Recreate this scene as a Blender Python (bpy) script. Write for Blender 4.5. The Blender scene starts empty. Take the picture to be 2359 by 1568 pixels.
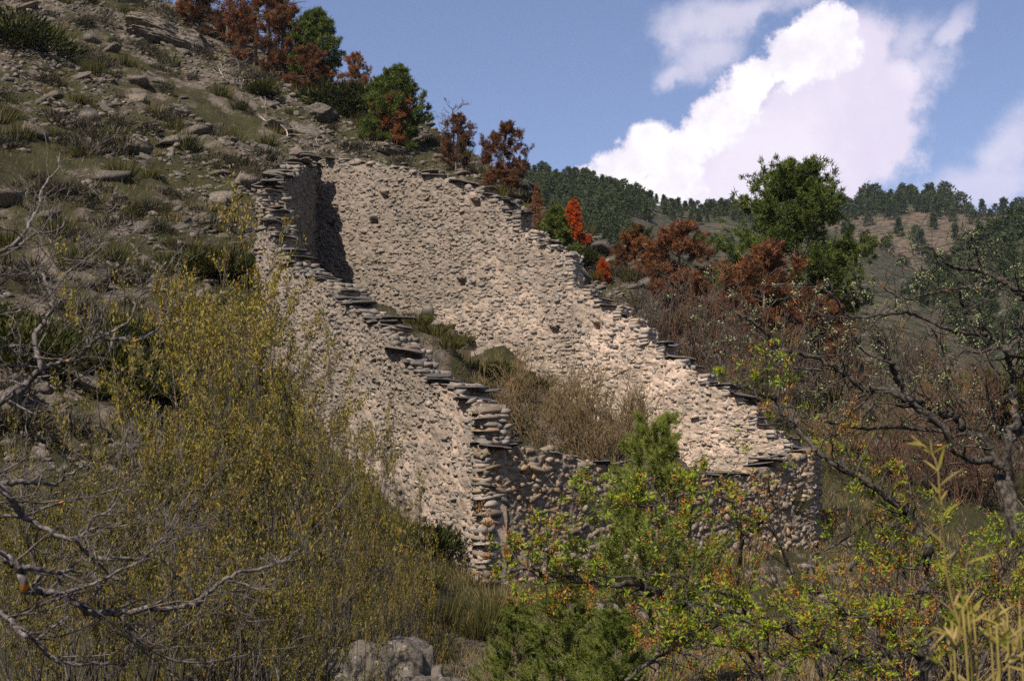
import bpy, math, random
import numpy as np
from mathutils import Vector, Matrix, Euler

# ------------------------------------------------------------------ camera, sky, sun, exposure
SC = bpy.context.scene
COL = SC.collection
F_PX, PITCH = 1536.0, math.atan(178 / 1536.0)
cam_d = bpy.data.cameras.new('camera'); cam = bpy.data.objects.new('camera', cam_d); COL.objects.link(cam)
cam_d.sensor_width = 36; cam_d.lens = 54; cam_d.clip_start = 0.1; cam_d.clip_end = 9000
cam.location = (0, 0, 0); cam.rotation_euler = (math.pi / 2 + PITCH, 0, 0)
cam_d.dof.use_dof = True; cam_d.dof.focus_distance = 36; cam_d.dof.aperture_fstop = 11
SC.camera = cam
SC.view_settings.view_transform = 'Standard'; SC.view_settings.look = 'None'
SC.view_settings.exposure = 0.5; SC.view_settings.gamma = 1.0
SC.cycles.max_bounces = 4; SC.cycles.diffuse_bounces = 2; SC.cycles.glossy_bounces = 1; SC.cycles.transmission_bounces = 2; SC.cycles.transparent_max_bounces = 8; SC.cycles.volume_bounces = 0
SC.cycles.use_denoising = False

SUN_AZ = math.atan2(-0.43, -0.79); SUN_EL = math.radians(44)
sun_d = bpy.data.lights.new('sun', 'SUN'); sun = bpy.data.objects.new('sun', sun_d); COL.objects.link(sun)
sun_d.energy = 5.0; sun_d.angle = math.radians(0.5); sun_d.color = (1.0, 0.91, 0.79)
to_sun = Vector((math.sin(SUN_AZ) * math.cos(SUN_EL), math.cos(SUN_AZ) * math.cos(SUN_EL), math.sin(SUN_EL)))
sun.rotation_euler = to_sun.to_track_quat('Z', 'Y').to_euler(); sun.location = (-30, -30, 60)


def ray(dx, dy):
    """a point of the 2358 x 1568 view of the photo -> (x/y, z/y)"""
    xc = (dx * 1024 / 2358 - 512) / F_PX; zc = (340 - dy * 680 / 1568) / F_PX
    yy = math.cos(PITCH) - zc * math.sin(PITCH)
    return xc / yy, (math.sin(PITCH) + zc * math.cos(PITCH)) / yy


def azel(dx, dy):
    a, b = ray(dx, dy)
    return math.atan2(a, 1), math.atan2(b, math.hypot(a, 1))


# ---- world: Nishita sky + cumulus laid out in azimuth / elevation
W = bpy.data.worlds.new('World'); SC.world = W; W.use_nodes = True
W.cycles.sampling_method = 'MANUAL'; W.cycles.sample_map_resolution = 256
nt = W.node_tree; nt.nodes.clear()


class NT:
    """tiny node-expression helper"""
    def __init__(s, t): s.t = t
    def n(s, typ, **k):
        o = s.t.nodes.new(typ)
        for a, b in k.items(): setattr(o, a, b)
        return o
    def put(s, sock, v):
        if hasattr(v, 'is_output'): s.t.links.new(v, sock)
        else: sock.default_value = v
    def m(s, op, a, b=0.0, c=None, clamp=False):
        o = s.n('ShaderNodeMath', operation=op, use_clamp=clamp)
        s.put(o.inputs[0], a); s.put(o.inputs[1], b)
        if c is not None: s.put(o.inputs[2], c)
        return o.outputs[0]
    def ss(s, v, lo, hi):
        o = s.n('ShaderNodeMapRange', interpolation_type='SMOOTHSTEP')
        s.put(o.inputs[0], v); s.put(o.inputs[1], lo); s.put(o.inputs[2], hi); o.inputs[3].default_value = 0; o.inputs[4].default_value = 1
        return o.outputs[0]
    def noise(s, vec, scale, detail=4, rough=0.55, dist=0.0):
        o = s.n('ShaderNodeTexNoise'); o.inputs['Scale'].default_value = scale; o.inputs['Detail'].default_value = detail
        o.inputs['Roughness'].default_value = rough; o.inputs['Distortion'].default_value = dist
        if vec is not None: s.t.links.new(vec, o.inputs['Vector'])
        return o.outputs['Fac']
    def mix(s, fac, a, b):
        o = s.n('ShaderNodeMix', data_type='RGBA'); s.put(o.inputs['Factor'], fac)
        s.put(o.inputs['A'], a if hasattr(a, 'is_output') else (*a, 1)); s.put(o.inputs['B'], b if hasattr(b, 'is_output') else (*b, 1))
        return o.outputs['Result']
    def ramp(s, fac, stops, interp='LINEAR'):
        o = s.n('ShaderNodeValToRGB'); cr = o.color_ramp; cr.interpolation = interp
        while len(cr.elements) < len(stops): cr.elements.new(0.5)
        for e, (p, c) in zip(cr.elements, stops): e.position = p; e.color = (*c, 1)
        s.put(o.inputs[0], fac); return o.outputs[0]
    def vec(s, x, y, z=0.0):
        o = s.n('ShaderNodeCombineXYZ')
        for i, v in enumerate((x, y, z)): s.put(o.inputs[i], v)
        return o.outputs[0]


def build_world():
    g = NT(nt)
    sky = g.n('ShaderNodeTexSky', sky_type='NISHITA', sun_disc=False, sun_elevation=SUN_EL, sun_rotation=SUN_AZ % (2 * math.pi),
              altitude=900, air_density=1.0, dust_density=0.6, ozone_density=2.2)
    tc = g.n('ShaderNodeTexCoord'); sp = g.n('ShaderNodeSeparateXYZ'); nt.links.new(tc.outputs['Generated'], sp.inputs[0])
    az = g.m('ARCTAN2', sp.outputs[0], sp.outputs[1]); el = g.m('ARCSINE', sp.outputs[2])
    P3 = tc.outputs['Generated']
    # warp
    w1 = g.m('SUBTRACT', g.noise(P3, 13, 5, 0.62), 0.5); 
    mp = g.n('ShaderNodeMapping'); mp.inputs['Location'].default_value = (3.1, 7.7, 1.3); nt.links.new(P3, mp.inputs[0])
    w2 = g.m('SUBTRACT', g.noise(mp.outputs[0], 13, 5, 0.62), 0.5)
    fine = g.m('SUBTRACT', g.noise(P3, 45, 6, 0.66), 0.5)
    soft = g.m('SUBTRACT', g.noise(mp.outputs[0], 26, 6, 0.65), 0.5)
    S = (azel(1280, 784)[0] - azel(1180, 784)[0]) / 100.0       # radians per photo pixel

    def blobs(lst, warp):
        ax = g.m('MULTIPLY_ADD', w1, warp * S, az); ey = g.m('MULTIPLY_ADD', w2, warp * S, el)
        out = None
        for (cx, cy, rx, ry, rot) in lst:
            a0, e0 = azel(cx, cy); c, s_ = math.cos(math.radians(rot)), math.sin(math.radians(rot))
            X = g.m('SUBTRACT', ax, a0); Y = g.m('SUBTRACT', ey, e0)
            p = g.m('ADD', g.m('MULTIPLY', X, c / (rx * S)), g.m('MULTIPLY', Y, s_ / (rx * S)))
            q = g.m('ADD', g.m('MULTIPLY', X, -s_ / (ry * S)), g.m('MULTIPLY', Y, c / (ry * S)))
            d = g.m('SUBTRACT', 1.0, g.m('SQRT', g.m('ADD', g.m('MULTIPLY', p, p), g.m('MULTIPLY', q, q))))
            out = d if out is None else g.m('SMOOTH_MAX', out, d, 0.18)
        return out
    # sun-facing, hard-edged flank
    bright = blobs([(1492, 338, 70, 62, 20), (1455, 400, 95, 60, 0), (1360, 425, 60, 42, 0), (1560, 385, 110, 75, 40), (1640, 300, 120, 70, 40), (1735, 212, 135, 78, 40),
                    (1845, 125, 120, 82, 38), (1915, 82, 85, 75, 20), (1500, 460, 160, 60, 10)], 120)
    bright = g.m('MULTIPLY_ADD', fine, 1.5, g.m('MULTIPLY_ADD', soft, 0.9, bright))
    bm = g.ss(bright, -0.06, 0.26)
    # shaded body
    body = blobs([(1690, 400, 320, 150, 20), (1870, 265, 285, 170, 35), (1740, 450, 370, 110, 0), (2030, 230, 140, 130, 30), (1960, 130, 140, 105, 30), (2005, 350, 175, 105, 30)], 150)
    body = g.m('MULTIPLY_ADD', soft, 1.0, g.m('MULTIPLY_ADD', fine, 0.4, body))
    gm = g.m('MULTIPLY', g.ss(body, -0.05, 0.45), 0.97)
    # torn streamers and thin veil
    veil = blobs([(2190, 90, 120, 34, 50), (2120, 190, 120, 70, 35), (1610, 70, 160, 75, 15), (1720, 20, 240, 50, 5), (1540, 190, 70, 30, 20), (1620, 150, 120, 60, 30),
                  (2330, 340, 120, 80, 30), (2240, 430, 190, 60, 10), (2080, 130, 140, 80, 30), (2420, 260, 130, 60, 30)], 190)
    veil = g.m('MULTIPLY_ADD', soft, 1.5, g.m('MULTIPLY_ADD', fine, 0.8, veil))
    vm = g.m('MULTIPLY', g.ss(veil, -0.15, 0.85), 0.62)
    # the same kind of broken cumulus round the rest of the sky
    other = g.m('MULTIPLY', g.ss(g.noise(P3, 2.6, 8, 0.6), 0.62, 0.76), g.ss(g.m('ABSOLUTE', az), 0.55, 0.9))
    other = g.m('MULTIPLY', other, g.ss(el, 0.02, 0.25))
    lum = g.m('MULTIPLY_ADD', g.noise(mp.outputs[0], 9, 4, 0.6), 0.12, 0.0)
    cm = g.ss(g.m('MULTIPLY_ADD', w2, 0.8, bright), -0.02, 0.34)
    shade = g.ss(g.noise(P3, 30, 6, 0.65), 0.35, 0.65)
    ccol = g.mix(cm, g.mix(g.ss(g.noise(mp.outputs[0], 11, 5, 0.6), 0.35, 0.65), (0.66, 0.60, 0.735), (0.76, 0.70, 0.80)), g.mix(shade, (0.74, 0.70, 0.77), (0.88, 0.85, 0.88)))
    mask = g.m('MAXIMUM', g.m('MAXIMUM', bm, gm), g.m('MAXIMUM', vm, other))
    b1 = g.n('ShaderNodeBackground'); tn = g.n('ShaderNodeMix', data_type='RGBA', blend_type='MULTIPLY'); tn.inputs['Factor'].default_value = 1.0; nt.links.new(sky.outputs[0], tn.inputs['A']); tn.inputs['B'].default_value = (1.12, 0.98, 1.06, 1)
    nt.links.new(tn.outputs['Result'], b1.inputs[0]); b1.inputs[1].default_value = 0.08
    b2 = g.n('ShaderNodeBackground'); nt.links.new(ccol, b2.inputs[0]); b2.inputs[1].default_value = 0.9
    mx = g.n('ShaderNodeMixShader'); nt.links.new(mask, mx.inputs[0]); nt.links.new(b1.outputs[0], mx.inputs[1]); nt.links.new(b2.outputs[0], mx.inputs[2])
    out = g.n('ShaderNodeOutputWorld'); nt.links.new(mx.outputs[0], out.inputs[0])


build_world()

# ------------------------------------------------------------------ noise, mesh and object helpers
RNG = np.random.default_rng(7)
_perm = np.random.default_rng(11).random((256, 256))


def vnoise(x, y):
    xi = np.floor(x).astype(int); yi = np.floor(y).astype(int); fx = x - xi; fy = y - yi
    fx = fx * fx * (3 - 2 * fx); fy = fy * fy * (3 - 2 * fy)
    a = _perm[xi & 255, yi & 255]; b = _perm[(xi + 1) & 255, yi & 255]; c = _perm[xi & 255, (yi + 1) & 255]; d = _perm[(xi + 1) & 255, (yi + 1) & 255]
    return (a * (1 - fx) + b * fx) * (1 - fy) + (c * (1 - fx) + d * fx) * fy - 0.5


def fbm(x, y, o=4, g=0.5):
    s = 0; a = 1.0
    for i in range(o):
        s = s + a * vnoise(x + 17.3 * i, y + 9.1 * i); x = x * 2.03; y = y * 2.03; a *= g
    return s


class Geo:
    """triangle soup with a per-point tint"""
    def __init__(s): s.V = []; s.F = []; s.T = []; s.n = 0
    def add(s, V, F, T=0.0):
        V = np.asarray(V, float).reshape(-1, 3); F = np.asarray(F, int).reshape(-1, 3)
        s.V.append(V); s.F.append(F + s.n); s.T.append(np.broadcast_to(np.asarray(T, float), (len(V),))); s.n += len(V)
    def arrays(s): return np.concatenate(s.V), np.concatenate(s.F), np.concatenate(s.T)
    def mesh(s, name, mat, smooth=False):
        V, F, T = s.arrays() if s.n else (np.zeros((3, 3)), np.array([[0, 1, 2]]), np.zeros(3))
        me = bpy.data.meshes.new(name); me.vertices.add(len(V)); me.vertices.foreach_set('co', V.astype(np.float32).ravel())
        me.loops.add(len(F) * 3); me.loops.foreach_set('vertex_index', F.astype(np.int32).ravel())
        me.polygons.add(len(F)); me.polygons.foreach_set('loop_start', np.arange(0, len(F) * 3, 3, dtype=np.int32))
        me.polygons.foreach_set('loop_total', np.full(len(F), 3, dtype=np.int32))
        if smooth: me.polygons.foreach_set('use_smooth', np.ones(len(F), dtype=bool))
        a = me.attributes.new('tint', 'FLOAT', 'POINT'); a.data.foreach_set('value', T.astype(np.float32))
        me.update(calc_edges=True); me.materials.append(mat)
        return me


def obj(name, me, parent=None, loc=(0, 0, 0), rot=(0, 0, 0), scale=(1, 1, 1), mat=None):
    o = bpy.data.objects.new(name, me); COL.objects.link(o)
    if parent: o.parent = parent
    o.location = loc; o.rotation_euler = rot; o.scale = (scale,) * 3 if np.isscalar(scale) else scale
    if mat is not None: o.material_slots[0].link = 'OBJECT'; o.material_slots[0].material = mat
    return o


def tag(o, label=None, cat=None, group=None, kind=None):
    if label: o['label'] = label
    if cat: o['category'] = cat
    if group: o['group'] = group
    if kind: o['kind'] = kind
    return o


def grid_faces(nr, nc):
    i = np.arange(nr - 1)[:, None] * nc + np.arange(nc - 1)[None]; i = i.ravel()
    return np.concatenate([np.stack([i, i + 1, i + nc + 1], 1), np.stack([i, i + nc + 1, i + nc], 1)])


def tube(geo, pts, rad, sides=4, T=0.0):
    pts = np.asarray(pts, float); n = len(pts); rad = np.broadcast_to(np.asarray(rad, float), (n,))
    t = np.gradient(pts, axis=0); t /= np.linalg.norm(t, axis=1)[:, None] + 1e-9
    up = np.array([0.31, 0.2, 0.93]) if abs(t[:, 2]).mean() < 0.8 else np.array([0.9, 0.3, 0.1])
    a = np.cross(t, up); a /= np.linalg.norm(a, axis=1)[:, None] + 1e-9; b = np.cross(t, a)
    th = np.linspace(0, 2 * math.pi, sides, endpoint=False)
    V = pts[:, None] + rad[:, None, None] * (np.cos(th)[None, :, None] * a[:, None] + np.sin(th)[None, :, None] * b[:, None])
    F = []
    for k in range(sides):
        k2 = (k + 1) % sides; i = np.arange(n - 1) * sides
        F += [np.stack([i + k, i + k2, i + sides + k2], 1), np.stack([i + k, i + sides + k2, i + sides + k], 1)]
    e = (n - 1) * sides
    F.append(np.array([[e, e + k, e + k + 1] for k in range(1, sides - 1)]))
    geo.add(V.reshape(-1, 3), np.concatenate(F), T)


def unit(v): return v / (np.linalg.norm(v, axis=-1, keepdims=True) + 1e-9)


def blades(geo, pos, dirs, L, Wd, rng, T=0.0, diamond=False):
    """thin triangles (or diamonds) from pos along dirs"""
    n = len(pos); dirs = unit(dirs); L = np.broadcast_to(L, (n,))[:, None]; Wd = np.broadcast_to(Wd, (n,))[:, None]
    s = unit(np.cross(dirs, rng.normal(size=(n, 3))))
    T = np.broadcast_to(T, (n,))
    if diamond:
        m = pos + dirs * L * 0.45
        V = np.stack([pos, m + s * Wd / 2, pos + dirs * L, m - s * Wd / 2], 1).reshape(-1, 3)
        i = np.arange(n) * 4; F = np.concatenate([np.stack([i, i + 1, i + 2], 1), np.stack([i, i + 2, i + 3], 1)])
        geo.add(V, F, np.repeat(T, 4))
    else:
        V = np.stack([pos - s * Wd / 2, pos + s * Wd / 2, pos + dirs * L], 1).reshape(-1, 3)
        geo.add(V, np.arange(n * 3).reshape(-1, 3), np.repeat(T, 3))


def smooth_line(pts, m=6):
    """Catmull-Rom through points"""
    p = np.asarray(pts, float); 
    if len(p) < 3: return p
    q = np.vstack([2 * p[0] - p[1], p, 2 * p[-1] - p[-2]]); out = []
    for i in range(1, len(q) - 2):
        t = np.linspace(0, 1, m, endpoint=False)[:, None]
        out.append(0.5 * (2 * q[i] + (q[i + 1] - q[i - 1]) * t + (2 * q[i - 1] - 5 * q[i] + 4 * q[i + 1] - q[i + 2]) * t ** 2 + (3 * q[i] - q[i - 1] - 3 * q[i + 1] + q[i + 2]) * t ** 3))
    return np.vstack(out + [p[-1:]])


def branch(rng, p, d, L, r0, n=6, wig=0.25, up=0.0):
    """one wiggly tapering branch"""
    p = np.array(p, float); d = unit(np.array(d, float)); pts = [p.copy()]
    for i in range(n):
        d = unit(d + rng.normal(size=3) * wig + np.array([0, 0, up])); p = p + d * L / n; pts.append(p.copy())
    return np.array(pts), np.linspace(r0, r0 * 0.35, n + 1), d


def grow(rng, geo, p, d, L, r0, levels, kids=(3, 5), ratio=0.55, wig=0.2, up=0.05, ang=0.7, sides=4, tips=None, lo=0.25, T=0.0, n=6, rmin=0.002):
    pts, rad, _ = branch(rng, p, d, L, r0, n, wig, up)
    tube(geo, pts, np.maximum(rad, rmin), sides, T)
    if tips is not None and levels <= 1:
        for i in range(1, len(pts)): tips.append((pts[i], pts[i] - pts[i - 1], levels))
    if levels <= 0: return
    for k in range(rng.integers(kids[0], kids[1] + 1)):
        f = rng.uniform(lo, 1.0) * (len(pts) - 1); i = min(int(f), len(pts) - 2)
        q = pts[i] + (pts[i + 1] - pts[i]) * (f - i); t = unit(pts[i + 1] - pts[i])
        dd = unit(t + unit(rng.normal(size=3)) * ang)
        grow(rng, geo, q, dd, L * ratio * rng.uniform(0.6, 1.15), max(rad[i] * 0.6, rmin), levels - 1, kids, ratio, wig, up, ang, max(3, sides - 1), tips, lo, T, n, rmin)


# ------------------------------------------------------------------ materials
def material(name, build, rough=0.85, spec=0.15, bump=None, transl=0.0):
    m = bpy.data.materials.new(name); m.use_nodes = True; t = m.node_tree; t.nodes.clear(); g = NT(t)
    tc = g.n('ShaderNodeTexCoord'); P = tc.outputs['Object']
    at = g.n('ShaderNodeAttribute', attribute_name='tint').outputs['Fac']; oi = g.n('ShaderNodeObjectInfo').outputs['Random']
    col = build(g, P, at, oi)
    b = g.n('ShaderNodeBsdfPrincipled'); g.put(b.inputs['Base Color'], col if hasattr(col, 'is_output') else (*col, 1))
    b.inputs['Roughness'].default_value = rough; b.inputs['Specular IOR Level'].default_value = spec
    if bump:
        h = bump[0](g, P); bn = g.n('ShaderNodeBump'); bn.inputs['Strength'].default_value = bump[1]; bn.inputs['Distance'].default_value = bump[2]
        t.links.new(h, bn.inputs['Height']); t.links.new(bn.outputs[0], b.inputs['Normal'])
    sh = b.outputs[0]
    if transl:
        tr = g.n('ShaderNodeBsdfTranslucent'); g.put(tr.inputs[0], col if hasattr(col, 'is_output') else (*col, 1))
        mx = g.n('ShaderNodeMixShader'); mx.inputs[0].default_value = transl; t.links.new(sh, mx.inputs[1]); t.links.new(tr.outputs[0], mx.inputs[2]); sh = mx.outputs[0]
    o = g.n('ShaderNodeOutputMaterial'); t.links.new(sh, o.inputs[0])
    return m


def leafmat(name, stops, transl=0.3, var=0.25, rough=0.7):
    """foliage colour from the tint of each leaf, shifted a little from plant to plant"""
    def b(g, P, at, oi):
        f = g.m('ADD', at, g.m('MULTIPLY', g.m('SUBTRACT', oi, 0.5), var), clamp=True)
        return g.ramp(f, stops)
    return material(name, b, rough, 0.1, None, transl)


def weather(g, ob):
    """grey lichened zone towards the uphill end of the walls, with a ragged edge (position taken in the world)"""
    geo = g.n('ShaderNodeNewGeometry').outputs['Position']; sp = g.n('ShaderNodeSeparateXYZ'); g.t.links.new(geo, sp.inputs[0])
    f = g.m('ADD', g.m('MULTIPLY', sp.outputs[0], -0.075), g.m('MULTIPLY', sp.outputs[2], 0.02))
    return g.ss(g.m('ADD', f, g.m('MULTIPLY', g.noise(geo, 0.55, 5, 0.65), 1.3)), 0.50, 0.98)


def stone_col(g, P, at, oi):
    f = g.m('FRACT', g.m('ADD', at, oi))
    base = g.ramp(f, [(0.0, (0.2928, 0.244, 0.2013)), (0.16, (0.1952, 0.183, 0.1708)), (0.3, (0.4392, 0.3355, 0.2501)), (0.45, (0.244, 0.2257, 0.2013)), (0.6, (0.488, 0.3904, 0.305)),
                      (0.72, (0.1342, 0.1281, 0.122)), (0.84, (0.4026, 0.2928, 0.2013)), (1.0, (0.2928, 0.2562, 0.2196))])
    n = g.noise(P, 11, 4, 0.65)
    c = g.mix(g.m('MULTIPLY', weather(g, P), 0.62), g.mix(g.ss(n, 0.48, 0.78), base, (0.42, 0.33, 0.255)), (0.13, 0.118, 0.10))
    return g.mix(g.m('MULTIPLY', g.ss(g.noise(P, 27, 3, 0.6), 0.56, 0.7), 0.75), c, (0.07, 0.065, 0.06))


M = {}
M['stone'] = material('stone', stone_col, 0.9, 0.15, (lambda g, P: g.noise(P, 38, 4, 0.7), 0.7, 0.02))


def rust_col(g, P, at, oi):
    f = g.m('FRACT', g.m('ADD', at, oi))
    base = g.ramp(f, [(0.0, (0.2952, 0.1968, 0.1148)), (0.25, (0.164, 0.1312, 0.0984)), (0.45, (0.3444, 0.2214, 0.1148)), (0.6, (0.2296, 0.1886, 0.1476)), (0.8, (0.3116, 0.2378, 0.164)), (1.0, (0.1394, 0.123, 0.1066))])
    return g.mix(g.m('MULTIPLY', g.ss(g.noise(P, 24, 3, 0.6), 0.5, 0.7), 0.6), base, (0.0738, 0.0656, 0.0574))


M['stone_rust'] = material('stone_rust', rust_col, 0.9, 0.15, (lambda g, P: g.noise(P, 34, 4, 0.7), 0.7, 0.02))


def mortar_col(g, P, at, oi):
    a = g.mix(g.ss(g.noise(P, 0.8, 4, 0.6), 0.40, 0.62), (0.33, 0.26, 0.20), (0.58, 0.44, 0.34))
    a = g.mix(g.ss(g.noise(P, 7, 4, 0.7), 0.5, 0.72), a, (0.60, 0.47, 0.37))
    a = g.mix(g.m('MULTIPLY', g.ss(g.noise(P, 3.1, 5, 0.7), 0.56, 0.68), 0.6), a, (0.14, 0.125, 0.11))
    a = g.mix(g.m('MULTIPLY', weather(g, P), 0.8), a, (0.19, 0.157, 0.125))
    return g.mix(g.m('MULTIPLY', g.ss(g.noise(P, 22, 3, 0.7), 0.55, 0.7), 0.55), a, (0.12, 0.10, 0.08))


M['mortar'] = material('mortar', mortar_col, 0.95, 0.1, (lambda g, P: g.m('ADD', g.noise(P, 9, 5, 0.75), g.m('MULTIPLY', g.noise(P, 40, 3, 0.7), 0.5)), 1.0, 0.05))
M['earth_mortar'] = material('earth_mortar', lambda g, P, at, oi: g.mix(g.noise(P, 4, 5, 0.7), (0.09, 0.072, 0.055), (0.29, 0.22, 0.16)), 0.95, 0.1,
                             (lambda g, P: g.noise(P, 9, 5, 0.75), 1.0, 0.05))


def slate_col(g, P, at, oi):
    a = g.ramp(oi, [(0, (0.055, 0.05, 0.05)), (0.4, (0.085, 0.078, 0.075)), (0.75, (0.12, 0.105, 0.095)), (0.93, (0.13, 0.1, 0.085)), (1, (0.20, 0.13, 0.10))])
    return g.mix(g.m('MULTIPLY', g.ss(g.noise(P, 6, 5, 0.7), 0.52, 0.7), 0.8), a, (0.27, 0.25, 0.21))


M['slate'] = material('slate', slate_col, 0.75, 0.25, (lambda g, P: g.noise(P, 14, 4, 0.7), 0.6, 0.02))


def rock_col(g, P, at, oi):
    f = g.m('FRACT', g.m('ADD', at, oi))
    a = g.ramp(f, [(0, (0.1725, 0.1381, 0.107)), (0.35, (0.1035, 0.08974, 0.07731)), (0.6, (0.2277, 0.1795, 0.1381)), (0.8, (0.1311, 0.1104, 0.08974)), (1, (0.1933, 0.1623, 0.1346))])
    a = g.mix(g.ss(g.noise(P, 5, 4, 0.7), 0.42, 0.62), a, (0.05867, 0.05384, 0.04488))
    return g.mix(g.m('MULTIPLY', g.ss(g.noise(P, 14, 3, 0.6), 0.58, 0.66), 0.6), a, (0.2899, 0.2555, 0.2209))


M['rock'] = material('rock', rock_col, 0.92, 0.15, (lambda g, P: g.noise(P, 8, 5, 0.75), 0.9, 0.06))


def ground_col(g, P, at, oi):
    mp = g.n('ShaderNodeMapping'); mp.inputs['Rotation'].default_value = (0, 0, math.atan2(0.59, 0.80)); mp.inputs['Scale'].default_value = (1.0, 0.22, 1.0)
    g.t.links.new(P, mp.inputs[0]); Q = mp.outputs[0]
    rock = g.mix(g.noise(Q, 3.2, 5, 0.72), (0.04485, 0.03857, 0.03229), (0.2601, 0.2108, 0.1704))
    veg = g.mix(g.noise(P, 2.2, 5, 0.7), (0.01973, 0.02332, 0.00897), (0.06997, 0.061, 0.0287))
    soil = g.mix(g.noise(P, 5.0, 5, 0.7), (0.04197, 0.03288, 0.02239), (0.1119, 0.08535, 0.05737))
    a = g.mix(g.ss(g.noise(P, 0.55, 6, 0.68), 0.45, 0.6), rock, soil)
    a = g.mix(g.ss(g.m('ADD', g.noise(Q, 1.1, 6, 0.7), g.m('MULTIPLY', at, 0.45)), 0.45, 0.58), a, veg)
    return g.mix(g.m('MULTIPLY', g.ss(g.noise(P, 13, 3, 0.6), 0.57, 0.68), 0.6), a, (0.03149, 0.02799, 0.02099))


M['ground'] = material('ground', ground_col, 0.95, 0.1, (lambda g, P: g.m('ADD', g.noise(P, 4, 6, 0.75), g.noise(P, 1.3, 4, 0.7)), 1.0, 0.16))


def hill_col(g, P, at, oi):
    a = g.mix(g.ss(g.noise(P, 0.05, 7, 0.72), 0.42, 0.6), (0.085, 0.07, 0.05), (0.05, 0.055, 0.034))
    a = g.mix(g.m('MULTIPLY', at, g.ss(g.noise(P, 0.03, 5, 0.7), 0.25, 0.55)), a, (0.15, 0.105, 0.078))
    a = g.mix(g.ss(g.noise(P, 0.30, 4, 0.7), 0.47, 0.60), a, (0.028, 0.034, 0.018))
    return g.mix(g.m('MULTIPLY', g.ss(g.noise(P, 0.38, 5, 0.8), 0.57, 0.66), 0.8), a, (0.26, 0.225, 0.20))


M['hill'] = material('hill', hill_col, 0.95, 0.05, (lambda g, P: g.noise(P, 0.35, 5, 0.75), 1.0, 1.6))


def bark(dark, light, lichen=0.0, sc=9.0):
    def b(g, P, at, oi):
        a = g.mix(g.ss(g.noise(P, sc * 3, 4, 0.7), 0.35, 0.65), dark, light)
        if lichen: a = g.mix(g.ss(g.noise(P, sc * 0.6, 3, 0.6), 0.70 - lichen, 0.73 - lichen), a, (0.46, 0.17, 0.02))
        return a
    return b


M['bark_grey'] = material('bark_grey', bark((0.036, 0.0288, 0.0264), (0.168, 0.144, 0.1344), 0.05), 0.85, 0.2, (lambda g, P: g.noise(P, 60, 3, 0.7), 0.5, 0.004))
M['bark_twig'] = material('bark_twig', bark((0.03375, 0.027, 0.02475), (0.15, 0.1275, 0.1185)), 0.85)
M['bark_dark'] = material('bark_dark', bark((0.0165, 0.0135, 0.01125), (0.0975, 0.0825, 0.0675), 0.02), 0.9, 0.15, (lambda g, P: g.noise(P, 60, 3, 0.7), 0.5, 0.004))
M['bark_pine'] = material('bark_pine', bark((0.06, 0.045, 0.035), (0.2, 0.15, 0.12)), 0.9)
M['bark_willow'] = material('bark_willow', bark((0.0288, 0.02304, 0.0192), (0.1088, 0.0928, 0.0768)), 0.85)
M['twig_red'] = material('twig_red', bark((0.05544, 0.02772, 0.01764), (0.121, 0.07056, 0.04536)), 0.85)
M['twig_tan'] = material('twig_tan', bark((0.08288, 0.05419, 0.0255), (0.1785, 0.1275, 0.06375)), 0.85)
M['dead_wood'] = material('dead_wood', bark((0.22, 0.18, 0.15), (0.52, 0.44, 0.38)), 0.85)
M['needle_green'] = leafmat('needle_green', [(0, (0.02755, 0.04592, 0.01102)), (0.5, (0.06888, 0.09643, 0.01837)), (1, (0.1561, 0.1699, 0.03674))], 0.25)
M['needle_dark'] = leafmat('needle_dark', [(0, (0.02, 0.032, 0.015)), (0.5, (0.04, 0.056, 0.022)), (1, (0.075, 0.09, 0.036))], 0.15, 0.4)
M['needle_red'] = leafmat('needle_red', [(0, (0.045, 0.042, 0.018)), (0.2, (0.075, 0.038, 0.02)), (0.5, (0.17, 0.068, 0.032)), (0.8, (0.27, 0.115, 0.05)), (1, (0.22, 0.15, 0.08))], 0.25, 0.4)
M['needle_bright_red'] = leafmat('needle_bright_red', [(0, (0.22, 0.03, 0.006)), (0.5, (0.42, 0.075, 0.012)), (1, (0.5, 0.13, 0.03))], 0.25)
M['needle_mixed'] = leafmat('needle_mixed', [(0, (0.03, 0.045, 0.015)), (0.40, (0.055, 0.065, 0.022)), (0.55, (0.22, 0.085, 0.03)), (1, (0.30, 0.11, 0.04))], 0.25)
M['needle_young'] = leafmat('needle_young', [(0, (0.0576, 0.0816, 0.0144)), (0.5, (0.144, 0.1824, 0.0336)), (1, (0.3072, 0.3168, 0.072))], 0.35)
M['catkin'] = leafmat('catkin', [(0, (0.0614, 0.05756, 0.009209)), (0.35, (0.1842, 0.1535, 0.02149)), (0.75, (0.3684, 0.2917, 0.0614)), (1, (0.2303, 0.1151, 0.02303))], 0.4)
M['catkin_shaded'] = leafmat('catkin_shaded', [(0, (0.0432, 0.0432, 0.0096)), (0.4, (0.1152, 0.1008, 0.0192)), (0.75, (0.2496, 0.2016, 0.0432)), (1, (0.192, 0.0912, 0.02112))], 0.3)  # darker copy of the catkin colour, with the thicket's undergrowth shade painted in
M['juniper'] = leafmat('juniper', [(0, (0.01296, 0.01728, 0.00432)), (0.5, (0.0324, 0.03744, 0.00792)), (1, (0.0792, 0.0756, 0.018))], 0.15)
M['broom'] = leafmat('broom', [(0, (0.0207, 0.02318, 0.006624)), (0.5, (0.0563, 0.05796, 0.0149)), (1, (0.1242, 0.1035, 0.03312))], 0.2)
M['lavender'] = leafmat('lavender', [(0, (0.018, 0.01584, 0.01008)), (0.5, (0.0504, 0.04464, 0.0288)), (1, (0.108, 0.08784, 0.0612))], 0.15)
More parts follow.
